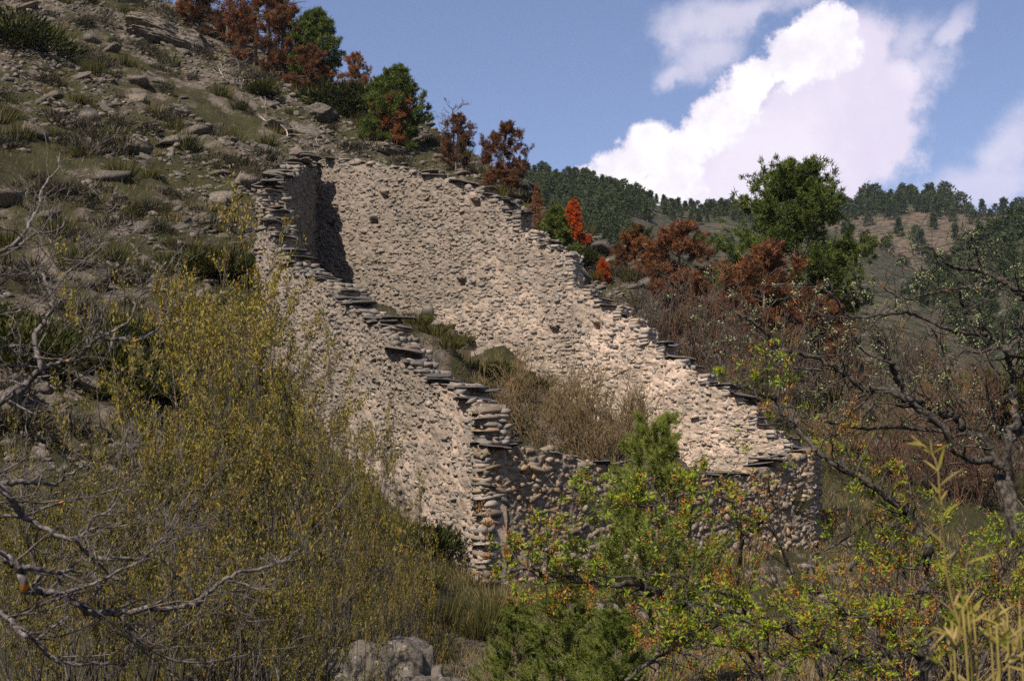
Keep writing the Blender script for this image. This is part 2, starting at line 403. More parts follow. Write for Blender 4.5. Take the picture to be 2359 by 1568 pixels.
M['dry_grass'] = leafmat('dry_grass', [(0, (0.054, 0.0468, 0.01296)), (0.4, (0.108, 0.0972, 0.0288)), (0.75, (0.216, 0.1656, 0.072)), (1, (0.3024, 0.2304, 0.1224))], 0.3)
M['blossom_leaf'] = leafmat('blossom_leaf', [(0, (0.1095, 0.1643, 0.01314)), (0.42, (0.3285, 0.3942, 0.03833)), (0.5, (0.5037, 0.2519, 0.0438)), (0.85, (0.4819, 0.1862, 0.03833)), (1, (0.2847, 0.09856, 0.03285))], 0.4, 0.0)
M['bud'] = leafmat('bud', [(0, (0.13, 0.16, 0.05)), (0.6, (0.28, 0.31, 0.13)), (1, (0.48, 0.48, 0.32))], 0.3, 0.0)
M['bamboo'] = leafmat('bamboo', [(0, (0.1105, 0.1275, 0.017)), (0.5, (0.255, 0.221, 0.03825)), (1, (0.425, 0.2975, 0.136))], 0.35, 0.0)

# ------------------------------------------------------------------ terrain
A = np.array([-6.9, 41.8]); B = np.array([-6.55, 49.3]); C = np.array([-0.62, 33.0]); D = np.array([7.95, 41.0])
RUIN = np.array([C, D, B, A])
_rx = np.array([-200, -60, -24.5, -9.6, -2.2, 2.95, 8.7, 16, 24, 40, 200]); _ry = np.array([270, 150, 115, 98, 90, 76.5, 73.5, 66, 60, 50, 24])


def softplus(t): return np.where(t > 20, t, np.log1p(np.exp(np.minimum(t, 20))))


def in_ruin(x, y, pad=0.0):
    c = RUIN.mean(0); ok = np.ones(np.broadcast(x, y).shape, bool)
    for i in range(4):
        p, q = RUIN[i], RUIN[(i + 1) % 4]; e = (q - p) / np.linalg.norm(q - p)
        ok &= (-(x - p[0]) * e[1] + (y - p[1]) * e[0]) > -pad
    return ok


def height(x, y, detail=True):
    x = np.asarray(x, float); y = np.asarray(y, float)
    yr = np.interp(x, _rx, _ry)
    over = softplus((y - yr) / 2.0) * 2.0
    pl = -15.3 - 0.2987 * x + 0.411 * (y - over) - 0.42 * over
    near = -2.8 + 1.1 * np.exp(-(x ** 2 + (y + 1) ** 2) / 30.0) + 0.3 * fbm(x / 6, y / 6, 2)
    k = 0.8
    h = k * np.logaddexp(pl / k, near / k)
    if detail:
        t = (x * 0.80 + y * 0.59); s = (x * 0.59 - y * 0.80)
        amp = np.clip((h + 2.2) / 4.0, 0.15, 1.0) * np.where(in_ruin(x, y, 2.0), 0.25, 1.0)
        rib = 1 - 2 * np.abs(fbm(t / 2.6, s / 13.0, 3)); rib = rib - 0.75
        ledge = np.abs(fbm(t / 1.1 + 31, s / 4.2, 3)); 
        h = h + amp * (0.42 * rib + 0.9 * fbm(x / 9, y / 9, 3) + 0.55 * (0.25 - ledge) + 0.22 * fbm(x / 0.7, y / 0.7, 3))
    # rubble heaped inside, against the uphill half
    h = h + np.where(in_ruin(x, y, -0.3), 1.2 + 0.9 * fbm(x / 1.6, y / 1.6, 4) + 1.3 * np.exp(-((x + 3.2) ** 2 / 6 + (y - 41.0) ** 2 / 8)), 0.0)
    return np.maximum(h, -60)


def place(dx, dy, y0=14.0, y1=170.0, sink=0.0):
    """where the sight line through a photo point meets the ground (or passes closest above it)"""
    a, b = ray(dx, dy); y = np.linspace(y0, y1, 1600); gap = height(a * y, y) - b * y
    hit = np.nonzero(gap > 0)[0]; i = hit[0] if len(hit) else int(np.argmax(np.where(y > 30, gap, -1e9)))
    return np.array([a * y[i], y[i], float(height(a * y[i], y[i])) - sink])


def build_ground():
    def lines(lo, f0, f1, hi, step, grow_):
        mid = np.arange(f0, f1, step); l = []; v = f0; s = step
        while v > lo: s *= grow_; v -= s; l.append(v)
        r = []; v = mid[-1]; s = step
        while v < hi: s *= grow_; v += s; r.append(v)
        return np.array(l[::-1] + list(mid) + r)
    xs = lines(-620, -40, 22, 620, 0.28, 1.13); ys = lines(-200, 25, 112, 760, 0.28, 1.13)
    X, Y = np.meshgrid(xs, ys); Z = height(X, Y)
    g = Geo(); veg = np.clip(fbm(X / 7 + 4, Y / 7, 3) + 0.5 / (1 + np.exp((Z - 0.5) / 1.2)), 0, 1)
    g.add(np.stack([X, Y, Z], -1).reshape(-1, 3), grid_faces(len(ys), len(xs)), veg.ravel())
    o = obj('hillside_ground', g.mesh('hillside_ground', M['ground'], True)); tag(o, 'steep stony hillside of pale scree and dry grass', None, None, 'structure')


build_ground()


def ridge_fn(pts, Y):
    q = np.array([[ray(*p)[0] * Y, ray(*p)[1] * Y] for p in pts]); return lambda x: np.interp(x, q[:, 0], q[:, 1])


HILLS = [  # ridge points in the photo, distance of the ridge, foot, slope, label, bare tint
    ([(700, 330), (1000, 372), (1150, 395), (1210, 403), (1300, 410), (1380, 424), (1450, 444), (1500, 468), (1560, 482), (1700, 490), (1850, 505), (2000, 560), (2150, 640), (2300, 730), (2600, 800)],
     420, 130, 0.30, 'scrubby grey-green mountainside below the wooded crest behind the ruin', 0.15),
    ([(1500, 560), (1800, 510), (1900, 485), (2000, 470), (2100, 458), (2180, 466), (2230, 486), (2290, 492), (2358, 480), (2600, 500)],
     620, 300, 0.28, 'farther brown mountainside with a dark conifer crest', 1.0),
    ([(1800, 960), (2000, 830), (2090, 715), (2160, 640), (2220, 590), (2290, 550), (2358, 520), (2700, 400)],
     300, 150, 0.42, 'dark forested spur beyond the orchard', 0.0)]
HFN = []


def build_hills():
    for pts, Y, foot, sl, lab, bare in HILLS:
        rf = ridge_fn(pts, Y)

        def hz(x, y, rf=rf, Y=Y, sl=sl):
            base = rf(x * (Y / np.maximum(y, 60.0)) * 0.35 + x * 0.65)
            d = Y - y
            return base - sl * np.abs(d) - np.where(d < 0, 0.5 * -d, 0) + 2.5 * fbm(x / 40, y / 40, 4) * np.clip(np.abs(d) / 40, 0, 1)
        HFN.append(hz)
        xs = np.arange(-260, 480, 4.0); ys = np.arange(foot, Y + 60, 4.0); X, Y2 = np.meshgrid(xs, ys); Z = hz(X, Y2)
        g = Geo(); g.add(np.stack([X, Y2, Z], -1).reshape(-1, 3), grid_faces(len(ys), len(xs)), bare)
        tag(obj('far_hill', g.mesh('far_hill', M['hill'], True)), lab, None, None, 'structure')


build_hills()

# ------------------------------------------------------------------ stone and slate shapes
def ico1():
    p = (1 + 5 ** 0.5) / 2
    v = unit(np.array([(-1, p, 0), (1, p, 0), (-1, -p, 0), (1, -p, 0), (0, -1, p), (0, 1, p), (0, -1, -p), (0, 1, -p), (p, 0, -1), (p, 0, 1), (-p, 0, -1), (-p, 0, 1)], float))
    f = [(0, 11, 5), (0, 5, 1), (0, 1, 7), (0, 7, 10), (0, 10, 11), (1, 5, 9), (5, 11, 4), (11, 10, 2), (10, 7, 6), (7, 1, 8), (3, 9, 4), (3, 4, 2), (3, 2, 6), (3, 6, 8), (3, 8, 9), (4, 9, 5), (2, 4, 11), (6, 2, 10), (8, 6, 7), (9, 8, 1)]
    V = list(v); cache = {}; out = []

    def mid(a, b):
        k = (min(a, b), max(a, b))
        if k not in cache: V.append(unit(V[a] + V[b])); cache[k] = len(V) - 1
        return cache[k]
    for a, b, c in f:
        x, y, z = mid(a, b), mid(b, c), mid(c, a); out += [(a, x, z), (b, y, x), (c, z, y), (x, y, z)]
    return np.array(V), np.array(out)


ICO_V, ICO_F = ico1()


def cube26():
    P = [(x, y, z) for x in (-1, 0, 1) for y in (-1, 0, 1) for z in (-1, 0, 1) if (x, y, z) != (0, 0, 0)]; ix = {p: i for i, p in enumerate(P)}; F = []
    for ax in range(3):
        for sg in (-1, 1):
            for u in (-1, 0):
                for v in (-1, 0):
                    def q(a, b):
                        t = [0, 0, 0]; t[ax] = sg; t[(ax + 1) % 3] = a; t[(ax + 2) % 3] = b; return ix[tuple(t)]
                    a, b, c, d = q(u, v), q(u + 1, v), q(u + 1, v + 1), q(u, v + 1)
                    F += [(a, b, c), (a, c, d)] if sg > 0 else [(a, c, b), (a, d, c)]
    return np.array(P, float), np.array(F)


CUBE_V, CUBE_F = cube26()


def cube14():
    P = [(x, y, z) for x in (-1, 1) for y in (-1, 1) for z in (-1, 1)]; ix = {p: i for i, p in enumerate(P)}; F = []
    for ax in range(3):
        for sg in (-1, 1):
            c = [0, 0, 0]; c[ax] = sg; P.append(tuple(c)); ci = len(P) - 1; ring = []
            for a, b in ((-1, -1), (1, -1), (1, 1), (-1, 1)):
                t = [0, 0, 0]; t[ax] = sg; t[(ax + 1) % 3] = a; t[(ax + 2) % 3] = b; ring.append(ix[tuple(t)])
            for i in range(4): F.append((ci, ring[i], ring[(i + 1) % 4]) if sg > 0 else (ci, ring[(i + 1) % 4], ring[i]))
    return np.array(P, float), np.array(F)


C14_V, C14_F = cube14(); FACES = {42: ICO_F, 26: CUBE_F, 14: C14_F}


def chips(n, rng):
    out = []; k = np.abs(C14_V).sum(1)
    for i in range(n):
        v = C14_V * np.where(k == 3, rng.uniform(0.78, 1.06, 14), rng.uniform(0.94, 1.02, 14))[:, None] + rng.normal(size=C14_V.shape) * 0.09
        v[:, 0] += 0.3 * rng.normal() * v[:, 2]; v[:, 2] *= 1 + 0.3 * rng.normal() * v[:, 0]; out.append(v)
    return out


def split_stones(n, rng):
    out = []; k = np.abs(CUBE_V).sum(1)
    for i in range(n):
        v = CUBE_V.copy(); sc = np.where(k == 3, rng.uniform(0.80, 1.04, 26), np.where(k == 2, rng.uniform(0.88, 1.04, 26), rng.uniform(0.93, 1.04, 26)))
        v = v * sc[:, None] + rng.normal(size=v.shape) * 0.07
        v[:, 0] += 0.25 * rng.normal() * v[:, 2]; v[:, 2] *= 1 + 0.28 * rng.normal() * v[:, 0]
        out.append(v)
    return out


def stone_shapes(n, power, jit, rng):
    out = []
    for i in range(n):
        R = np.array(Euler(rng.uniform(0, 6, 3)).to_matrix()); v = ICO_V @ R.T
        v = v / (np.abs(v) ** power).sum(1)[:, None] ** (1 / power)
        v = v * (1 + rng.normal(size=3) * 0.12)
        for k in range(3):                                    # a few chopped corners
            nrm = unit(rng.normal(size=3)); d = rng.uniform(0.55, 0.95); over = v @ nrm - d; v = v - np.maximum(over, 0)[:, None] * nrm
        out.append(v + rng.normal(size=v.shape) * jit)
    return out


BLOCKS = split_stones(24, np.random.default_rng(3)); CHIPS = chips(32, np.random.default_rng(6))
BOULD = stone_shapes(10, 2.6, 0.09, np.random.default_rng(4))


def scatter_stones(geo, shapes, pos, size, rot, tint, rng):
    """pos (n,3), size (n,3) half extents, rot (n,3,3)"""
    k = rng.integers(0, len(shapes), len(pos)); S = np.array(shapes)[k] * size[:, None, :]
    V = np.einsum('nij,nvj->nvi', rot, S) + pos[:, None]
    n, m = V.shape[:2]; F = (FACES[m][None] + (np.arange(n) * m)[:, None, None]).reshape(-1, 3)
    geo.add(V.reshape(-1, 3), F, np.repeat(tint, m))


def block_mesh(name, v, mat):
    g = Geo(); g.add(v, FACES[len(v)], 0.0); return g.mesh(name, mat)


def slate_mesh(rng, name):
    n = 10; th = np.linspace(0, 2 * math.pi, n, endpoint=False) + rng.uniform(-0.28, 0.28, n)
    r = (np.abs(np.cos(th)) ** 4 + np.abs(np.sin(th)) ** 4) ** -0.25 * rng.uniform(0.62, 1.05, n)
    x, y = r * np.cos(th), r * np.sin(th); z = rng.normal(size=n) * 0.45
    top = np.stack([x * 0.97, y * 0.97, 1 + z], 1); bot = np.stack([x, y, -1 + z * 0.7], 1)
    V = np.vstack([top, bot, [[0, 0, 1.1]], [[0, 0, -1]]]); F = []
    for i in range(n):
        j = (i + 1) % n; F += [(i, j, 2 * n), (n + j, n + i, 2 * n + 1), (i, n + i, n + j), (i, n + j, j)]
    g = Geo(); g.add(V, F); return g.mesh(name, M['slate'])


# ------------------------------------------------------------------ the ruin
ruin = bpy.data.objects.new('stone_ruin', None); COL.objects.link(ruin); ruin.location = (C[0], C[1], float(height(*C)))
tag(ruin, 'roofless ruined stone house with slate-capped broken walls stepping down the hillside', 'ruin')
R0 = np.array(ruin.location)
STONES = []      # (wall part, pos, half size, rot, style)


def wall_profile(P0, P1, pts):
    e = (P1 - P0) / np.linalg.norm(P1 - P0); out = []
    for p in pts:
        rx, rz = ray(*p); s = (P0[0] - rx * P0[1]) / (rx * e[1] - e[0]); out.append((s, (P0[1] + s * e[1]) * rz))
    out.sort(); q = np.array(out); return lambda s: np.interp(s, q[:, 0], q[:, 1])


def photo_on_wall(P0, P1, p):
    e = (P1 - P0) / np.linalg.norm(P1 - P0); rx, rz = ray(*p); s = (P0[0] - rx * P0[1]) / (rx * e[1] - e[0]); return s, (P0[1] + s * e[1]) * rz


def build_wall(name, P0, P1, nrm, thick, top, label, s0, s1, seed, course=(0.08, 0.17), length=(0.12, 0.36), keep=0.9, proud=0.035, bare_fn=None, holes=(), step=0.45,
               mat='mortar', stone='stone', recess=0.0, bulge=0.05, pack=1.0, slates=True, slate_layers=(1, 3), slate_over=0.2, slate_len=(0.28, 0.5), s_slate=None, follow=0.6, gap=0.36):
    rng = np.random.default_rng(seed); e = (P1 - P0) / np.linalg.norm(P1 - P0); nrm = np.array(nrm, float); nrm /= np.linalg.norm(nrm)
    E3 = np.array([e[0], e[1], 0]); N3 = np.array([nrm[0], nrm[1], 0]); Z3 = np.array([0, 0, 1.0]); O3 = np.array([P0[0], P0[1], 0])
    # ragged stepped crest
    edges = [s0]
    while edges[-1] < s1: edges.append(edges[-1] + step * rng.uniform(0.6, 1.5))
    edges = np.array(edges); mids = np.array([min(top(a), top(b)) * 0.5 + top((a + b) / 2) * 0.5 for a, b in zip(edges[:-1], edges[1:])]) + rng.normal(size=len(edges) - 1) * 0.03

    def crest(s): return mids[np.clip(np.searchsorted(edges, s, side='right') - 1, 0, len(mids) - 1)]
    ss = np.arange(s0, s1 + 1e-6, 0.045); zt = crest(ss)
    bx = P0[0] + ss * e[0]; by = P0[1] + ss * e[1]
    zb = np.minimum(height(bx, by), height(bx + nrm[0] * 0.5, by + nrm[1] * 0.5)) - 0.5
    nz = int(max(20, (zt - zb).max() / 0.05)) // 6 * 6 + 1; t = np.linspace(0, 1, nz)
    Z = zb[None] + t[:, None] * (zt - zb)[None]; S = np.broadcast_to(ss[None], Z.shape)
    disp = bulge * fbm(S / 1.3, Z / 1.3, 3) + 0.085 * fbm(S / 0.14 + 5, Z / 0.09, 3) - recess
    for hs, hz_, hw, hh in holes: disp = np.where((np.abs(S - hs) < hw) & (np.abs(Z - hz_) < hh), -0.4, disp)
    Fr = O3 + S[..., None] * E3 + Z[..., None] * Z3 + disp[..., None] * N3
    Bk = O3 + S[..., None] * E3 + Z[..., None] * Z3 + (-thick + 0.06 * fbm(S / 0.4, Z / 0.3, 2))[..., None] * N3
    g = Geo(); nc = len(ss); F = grid_faces(nz, nc)
    g.add(Fr.reshape(-1, 3) - R0, F); ci = np.unique(np.append(np.arange(0, nc, 6), nc - 1)); Bc = Bk[::6][:, ci]; g.add(Bc.reshape(-1, 3) - R0, grid_faces(Bc.shape[0], Bc.shape[1]))
    g.add(np.stack([Fr[-1], Bk[-1]]).reshape(-1, 3) - R0, grid_faces(2, nc))
    for c in (0, -1): g.add(np.stack([Fr[:, c], Bk[:, c]]).reshape(-1, 3) - R0, grid_faces(2, nz))
    w = obj(name, g.mesh(name, M[mat]), ruin); w['label'] = label
    # rubble courses on the visible face (and on the broken cross-section under each step)
    z = zb.min()
    while z < zt.max():
        ch = rng.uniform(*course); s = s0 - rng.uniform(0, 0.1)
        while s < s1:
            L = length[0] + (length[1] - length[0]) * rng.random() ** 1.7; sc = s + L / 2; s += L * rng.uniform(0.9, 1.2)
            if sc > s1 - 0.02: break
            lo = float(np.interp(sc, ss, zb)); hi = min(float(crest(sc - L * 0.3)), float(crest(sc + L * 0.3)))
            zc = z + ch / 2 + rng.normal() * 0.035 + 0.07 * math.sin(sc * 1.7 + z)
            if zc > hi + 0.02 or zc < lo + 0.25: continue
            if any(abs(sc - hs) < hw + L / 2 and abs(zc - hz_) < hh + ch / 2 for hs, hz_, hw, hh in holes): continue
            k = keep * (1 - (bare_fn(sc, zc) if bare_fn else 0))
            if rng.random() > k: continue
            pr = float(np.clip(rng.normal(proud * 0.6, proud * 0.85) + (0.03 if rng.random() < 0.06 else 0), -0.02, 0.1)); dep = rng.uniform(0.08, 0.14); bs = bulge * float(fbm(np.array([sc / 1.3]), np.array([zc / 1.3]), 3)[0])
            pos = O3 + sc * E3 + zc * Z3 + (pr - dep + bs - recess * 0.3) * N3
            R = np.stack([E3, N3, Z3], 1) @ np.array(Euler((rng.normal() * 0.18, rng.normal() * 0.2, rng.normal() * 0.2)).to_matrix())
            f = rng.uniform(0.85, 1.06)
            STONES.append((w, pos - R0, np.array([L / 2 * f * pack, dep, min(ch * rng.uniform(0.36, 0.7) * pack, L * 0.45)]), R, stone))
        z += ch * 1.0
    for i in range(len(mids) - 1):
        lo, hi = sorted((mids[i], mids[i + 1])); sgn = 1 if mids[i] < mids[i + 1] else -1; z = lo + 0.04
        while z < hi - 0.03:
            ch = rng.uniform(0.05, 0.13); tt = -0.04
            while tt < thick:
                L = rng.uniform(0.14, 0.34); R = np.stack([-N3, E3, Z3], 1) @ np.array(Euler(rng.normal(size=3) * 0.1).to_matrix())
                STONES.append((w, O3 + (edges[i + 1] + sgn * (0.09 - rng.uniform(0, 0.05))) * E3 - (tt + L / 2) * N3 + (z + ch / 2) * Z3 - R0, np.array([L / 2, 0.13, ch / 2]), R, stone)); tt += L
            if rng.random() < 0.25:
                obj('slate', SLATES[rng.integers(0, len(SLATES))], w, O3 + (edges[i + 1] + sgn * 0.05) * E3 - thick / 2 * N3 + (z + ch) * Z3 - R0, (rng.normal() * 0.06, rng.normal() * 0.06, math.atan2(e[1], e[0]) + rng.normal() * 0.3), (rng.uniform(0.2, 0.36), thick / 2 + rng.uniform(0, 0.15), 0.02))
            z += ch
    # slate coping: stacked slabs resting on every step
    if slates:
        for a, b, zz in zip(edges[:-1], edges[1:], mids):
            m = (a + b) / 2
            if s_slate and not (s_slate[0] <= m <= s_slate[1]): continue
            if rng.random() < gap: continue
            slope = math.atan2(float(top(b + 0.2) - top(a - 0.2)), b - a + 0.4)
            for l in range(rng.integers(slate_layers[0], slate_layers[1] + 1)):
                hl = rng.uniform(*slate_len); hw = thick / 2 + slate_over * rng.uniform(0.5, 1.2); ht = rng.uniform(0.014, 0.038); m2 = m + rng.normal() * 0.14; zc = max(zc, float(crest(m2))) if l else float(crest(m2))
                pos = O3 + m2 * E3 + (-thick / 2 + rng.normal() * 0.1) * N3 + (zc + ht) * Z3
                o = obj('slate', SLATES[rng.integers(0, len(SLATES))], w, pos - R0, (rng.normal() * 0.08, -slope * rng.uniform(0.0, 0.6) * follow + rng.normal() * 0.08, math.atan2(e[1], e[0]) + rng.normal() * 0.3), (hl * rng.uniform(0.35, 1.35), hw * rng.uniform(0.7, 1.08), ht * rng.uniform(0.7, 1.5)))
                zc += ht * 2.1 + 0.01
    return w, crest


SLATES = [slate_mesh(np.random.default_rng(50 + i), 'slate') for i in range(10)]
e_ca = (A - C) / np.linalg.norm(A - C); n_ca = np.array([-e_ca[1], e_ca[0]]); n_ca = n_ca if n_ca[1] < 0 else -n_ca
e_cd = (D - C) / np.linalg.norm(D - C); n_cd = np.array([e_cd[1], -e_cd[0]])
e_db = (B - D) / np.linalg.norm(B - D); n_db = np.array([-e_db[1], e_db[0]]); n_db = n_db if n_db[1] < 0 else -n_db
e_ab = (B - A) / np.linalg.norm(B - A); n_ab = np.array([e_ab[1], -e_ab[0]])
L_ca, L_cd, L_db, L_ab = (np.linalg.norm(v) for v in (A - C, D - C, B - D, B - A))

prof_near = wall_profile(C, A, [(1112, 938), (1085, 925), (1062, 905), (1045, 892), (960, 864), (940, 832), (900, 775), (880, 748), (830, 722), (790, 692), (760, 655), (700, 627), (660, 603), (640, 565), (630, 520), (612, 470), (602, 440), (590, 432)])
prof_far = wall_profile(D, B, [(1870, 1045), (1800, 1008), (1760, 988), (1740, 938), (1690, 908), (1660, 884), (1600, 853), (1560, 828), (1525, 803), (1500, 774), (1460, 738), (1400, 698), (1370, 692), (1345, 658), (1325, 644), (1318, 594),
                               (1290, 570), (1240, 545), (1215, 525), (1195, 494), (1170, 468), (1130, 447), (1080, 424), (1000, 404), (940, 390), (860, 376), (800, 366), (745, 366), (700, 382), (690, 392)])
prof_front = wall_profile(C, D, [(1105, 1024), (1180, 1027), (1290, 1044), (1330, 1052), (1420, 1072), (1500, 1082), (1640, 1094), (1690, 1097), (1750, 1082), (1800, 1055), (1862, 1046)])
zA = float(prof_near(L_ca)); zB = float(prof_far(L_db))
prof_end = lambda s: zA + (zB - zA) * np.clip(s / L_ab, 0, 1) ** 0.8

holes_far = []
for p in [(885, 450), (1096, 468), (1062, 650), (1277, 760), (1375, 750), (862, 508), (760, 520), (1036, 760)]:
    s, z = photo_on_wall(D, B, p); holes_far.append((s, z, 0.16, 0.10))


def bare_far(s, z):      # render survives best towards the lower right
    f = float(vnoise(np.array([s / 1.7]), np.array([z / 1.2]))[0]); return np.clip(0.42 - 0.04 * s + f * 1.3, 0.0, 0.8)


def bare_near(s, z):
    f = float(vnoise(np.array([s / 1.1 + 9]), np.array([z / 0.9]))[0]); return np.clip(0.24 - 0.02 * s + f * 1.3, 0.0, 0.8)


w_far, _ = build_wall('side_wall', D, B, n_db, 0.65, prof_far, 'tall sunlit wall on the uphill side, seen from inside, with beam holes', 0.0, L_db + 0.3, 21, keep=1.0, proud=0.024, course=(0.04, 0.09), length=(0.05, 0.22), bare_fn=bare_far, holes=holes_far, step=0.42, slate_layers=(1, 2), slate_over=0.25, follow=1.0)
w_end, _ = build_wall('end_wall', A + n_ab * 0.2, B + n_ab * 0.2, n_ab, 0.42, prof_end, 'shaded uphill end wall', 0.35, L_ab + 0.2, 22, keep=0.9, step=0.5, slate_layers=(2, 4), slate_len=(0.35, 0.6))
w_near, _ = build_wall('side_wall', C, A, n_ca, 0.65, prof_near, 'sunlit outer side wall with a crest broken into steps', 0.05, L_ca + 0.3, 23, keep=0.95, bare_fn=bare_near, step=0.36, slate_layers=(1, 2), course=(0.035, 0.085), length=(0.05, 0.2), proud=0.025)
w_front, _ = build_wall('end_wall', C, D, n_cd, 0.65, prof_front, 'low shaded downhill end wall of rough rusty stones under a slate coping', 0.13, L_cd, 24, keep=1.0, proud=0.03, recess=0.0, bulge=0.10, mat='earth_mortar', stone='stone_rust',
                        course=(0.06, 0.15), length=(0.07, 0.32), pack=1.12, step=0.5, slate_layers=(1, 2), slate_len=(0.4, 0.75), slate_over=0.22, gap=0.06)


def quoins():
    rng = np.random.default_rng(77)
    for P, zt, k in ((C, float(prof_near(0.0)), 0), (A + e_ca * 0.3, zA, 1), (D, float(prof_front(L_cd)), 2)):
        z = float(height(*P)) - 0.3; i = 0
        while z < zt - 0.05:
            ch = rng.uniform(0.09, 0.19)
            if k == 0: e, n = e_cd, n_cd; w = w_near if z > float(prof_front(0)) else w_front
            elif k == 1: e, n = -e_ca, n_ca; w = w_near
            else: e, n = -e_cd, n_cd; w = w_front
            L = rng.uniform(0.10, 0.30); o = 0.03 * rng.uniform(-0.5, 1.2)
            p = np.array([*(P + e * (L - (0.0 if k == 0 else 0.05)) + n * (o - 0.16)), z + ch / 2]); R = np.stack([[*e, 0], [*n, 0], [0, 0, 1]], 1)
            STONES.append((w, p - R0, np.array([L, 0.2, ch / 2 * 0.98]), R @ np.array(Euler(rng.normal(size=3) * 0.05).to_matrix()), 'stone' if i % 3 else 'stone_rust'))
            z += ch * 1.02; i += 1


quoins()
# broken end of the near wall above the low front wall
_r = np.random.default_rng(5); z = float(prof_front(0.2))
while z < float(prof_near(0.1)) - 0.05:
    ch = _r.uniform(0.07, 0.14); t = 0.0
    while t < 0.6:
        L = _r.uniform(0.15, 0.3); p = np.array([*(C - n_ca * (t + L / 2) + e_ca * 0.12), z + ch / 2]); R = np.stack([[*(-n_ca), 0], [*(-e_ca), 0], [0, 0, 1]], 1)
        STONES.append((w_near, p - R0, np.array([L / 2, 0.13, ch / 2]), R, 'stone')); t += L
    z += ch

def face_stones(w, P, along, out, width, z0, z1, seed, stone='stone'):
    rng = np.random.default_rng(seed); z = z0
    while z < z1 - 0.04:
        ch = rng.uniform(0.06, 0.15); t = -0.05
        while t < width:
            L = rng.uniform(0.10, 0.34); p = np.array([*(P + along * (t + L / 2) - out * (0.11 - rng.uniform(0, 0.05))), z + ch / 2]); R = np.stack([[*along, 0], [*out, 0], [0, 0, 1]], 1)
            STONES.append((w, p - R0, np.array([L / 2 * 1.05, 0.13, ch / 2 * 1.05]), R @ np.array(Euler(rng.normal(size=3) * 0.12).to_matrix()), stone)); t += L
        z += ch


face_stones(w_far, D, -n_db, -e_db, 0.65, float(height(*D)) - 0.4, float(prof_far(0.1)), 81, 'stone_rust')
face_stones(w_front, D, -n_cd, e_cd, 0.65, float(height(*D)) - 0.4, float(prof_front(L_cd - 0.1)), 82, 'stone_rust')
face_stones(w_near, A + e_ca * 0.3, -n_ca, e_ca, 0.65, float(height(*A)) - 0.4, zA, 83)
BLK = {m: [block_mesh('stone', v, M[m]) for v in BLOCKS] for m in ('stone', 'stone_rust')}


def commit_stones():
    rng = np.random.default_rng(9)
    vis = [i for i, s in enumerate(STONES)]
    def score(i):
        w, p, sz, R, st = STONES[i]; d = (p + R0)[1]; a = sz[0] * sz[2] / d ** 2
        if w is w_end: a *= 0.3
        if w is w_far and (p + R0)[2] < 3.0: a *= 0.4
        if w is w_front: a *= 0.75
        return -a
    order = sorted(vis, key=score); single = set(order[:290])
    rest = {}
    for i, (w, p, sz, R, st) in enumerate(STONES):
        if i in single:
            m4 = Matrix([[*(R[r] * sz), p[r]] for r in range(3)] + [[0, 0, 0, 1]])
            o = obj('stone', BLK[st][rng.integers(0, 24)], w); o.matrix_local = m4
        else: rest.setdefault((w.name, st), []).append(i)
    for (wn, st), idx in rest.items():
        g = Geo(); scatter_stones(g, CHIPS, np.array([STONES[i][1] for i in idx]), np.array([STONES[i][2] for i in idx]), np.array([STONES[i][3] for i in idx]), rng.random(len(idx)), rng)
        o = obj('rubble_stones', g.mesh('rubble_stones', M[st]), bpy.data.objects[wn]); o['kind'] = 'stuff'


commit_stones()

# ------------------------------------------------------------------ plants
def thing(name, label, cat, loc, group=None, rotz=0.0, scale=1.0):
    o = bpy.data.objects.new(name, None); COL.objects.link(o); o.location = loc; o.rotation_euler = (0, 0, rotz)
    o.scale = (scale,) * 3 if np.isscalar(scale) else scale
    return tag(o, label, cat, group)


def needles(g, c, ax, k, L, Wd, rng, spread=0.6, T=None):
    m = len(c); P = np.repeat(c, k, 0) + rng.normal(size=(m * k, 3)) * L * 0.25
    d = unit(np.repeat(unit(ax), k, 0) * 0.8 + rng.normal(size=(m * k, 3)) * spread)
    t = np.repeat(rng.random(m) if T is None else T, k) * 0.7 + rng.random(m * k) * 0.3
    blades(g, P, d, L * rng.uniform(0.7, 1.2, m * k), Wd, rng, t)


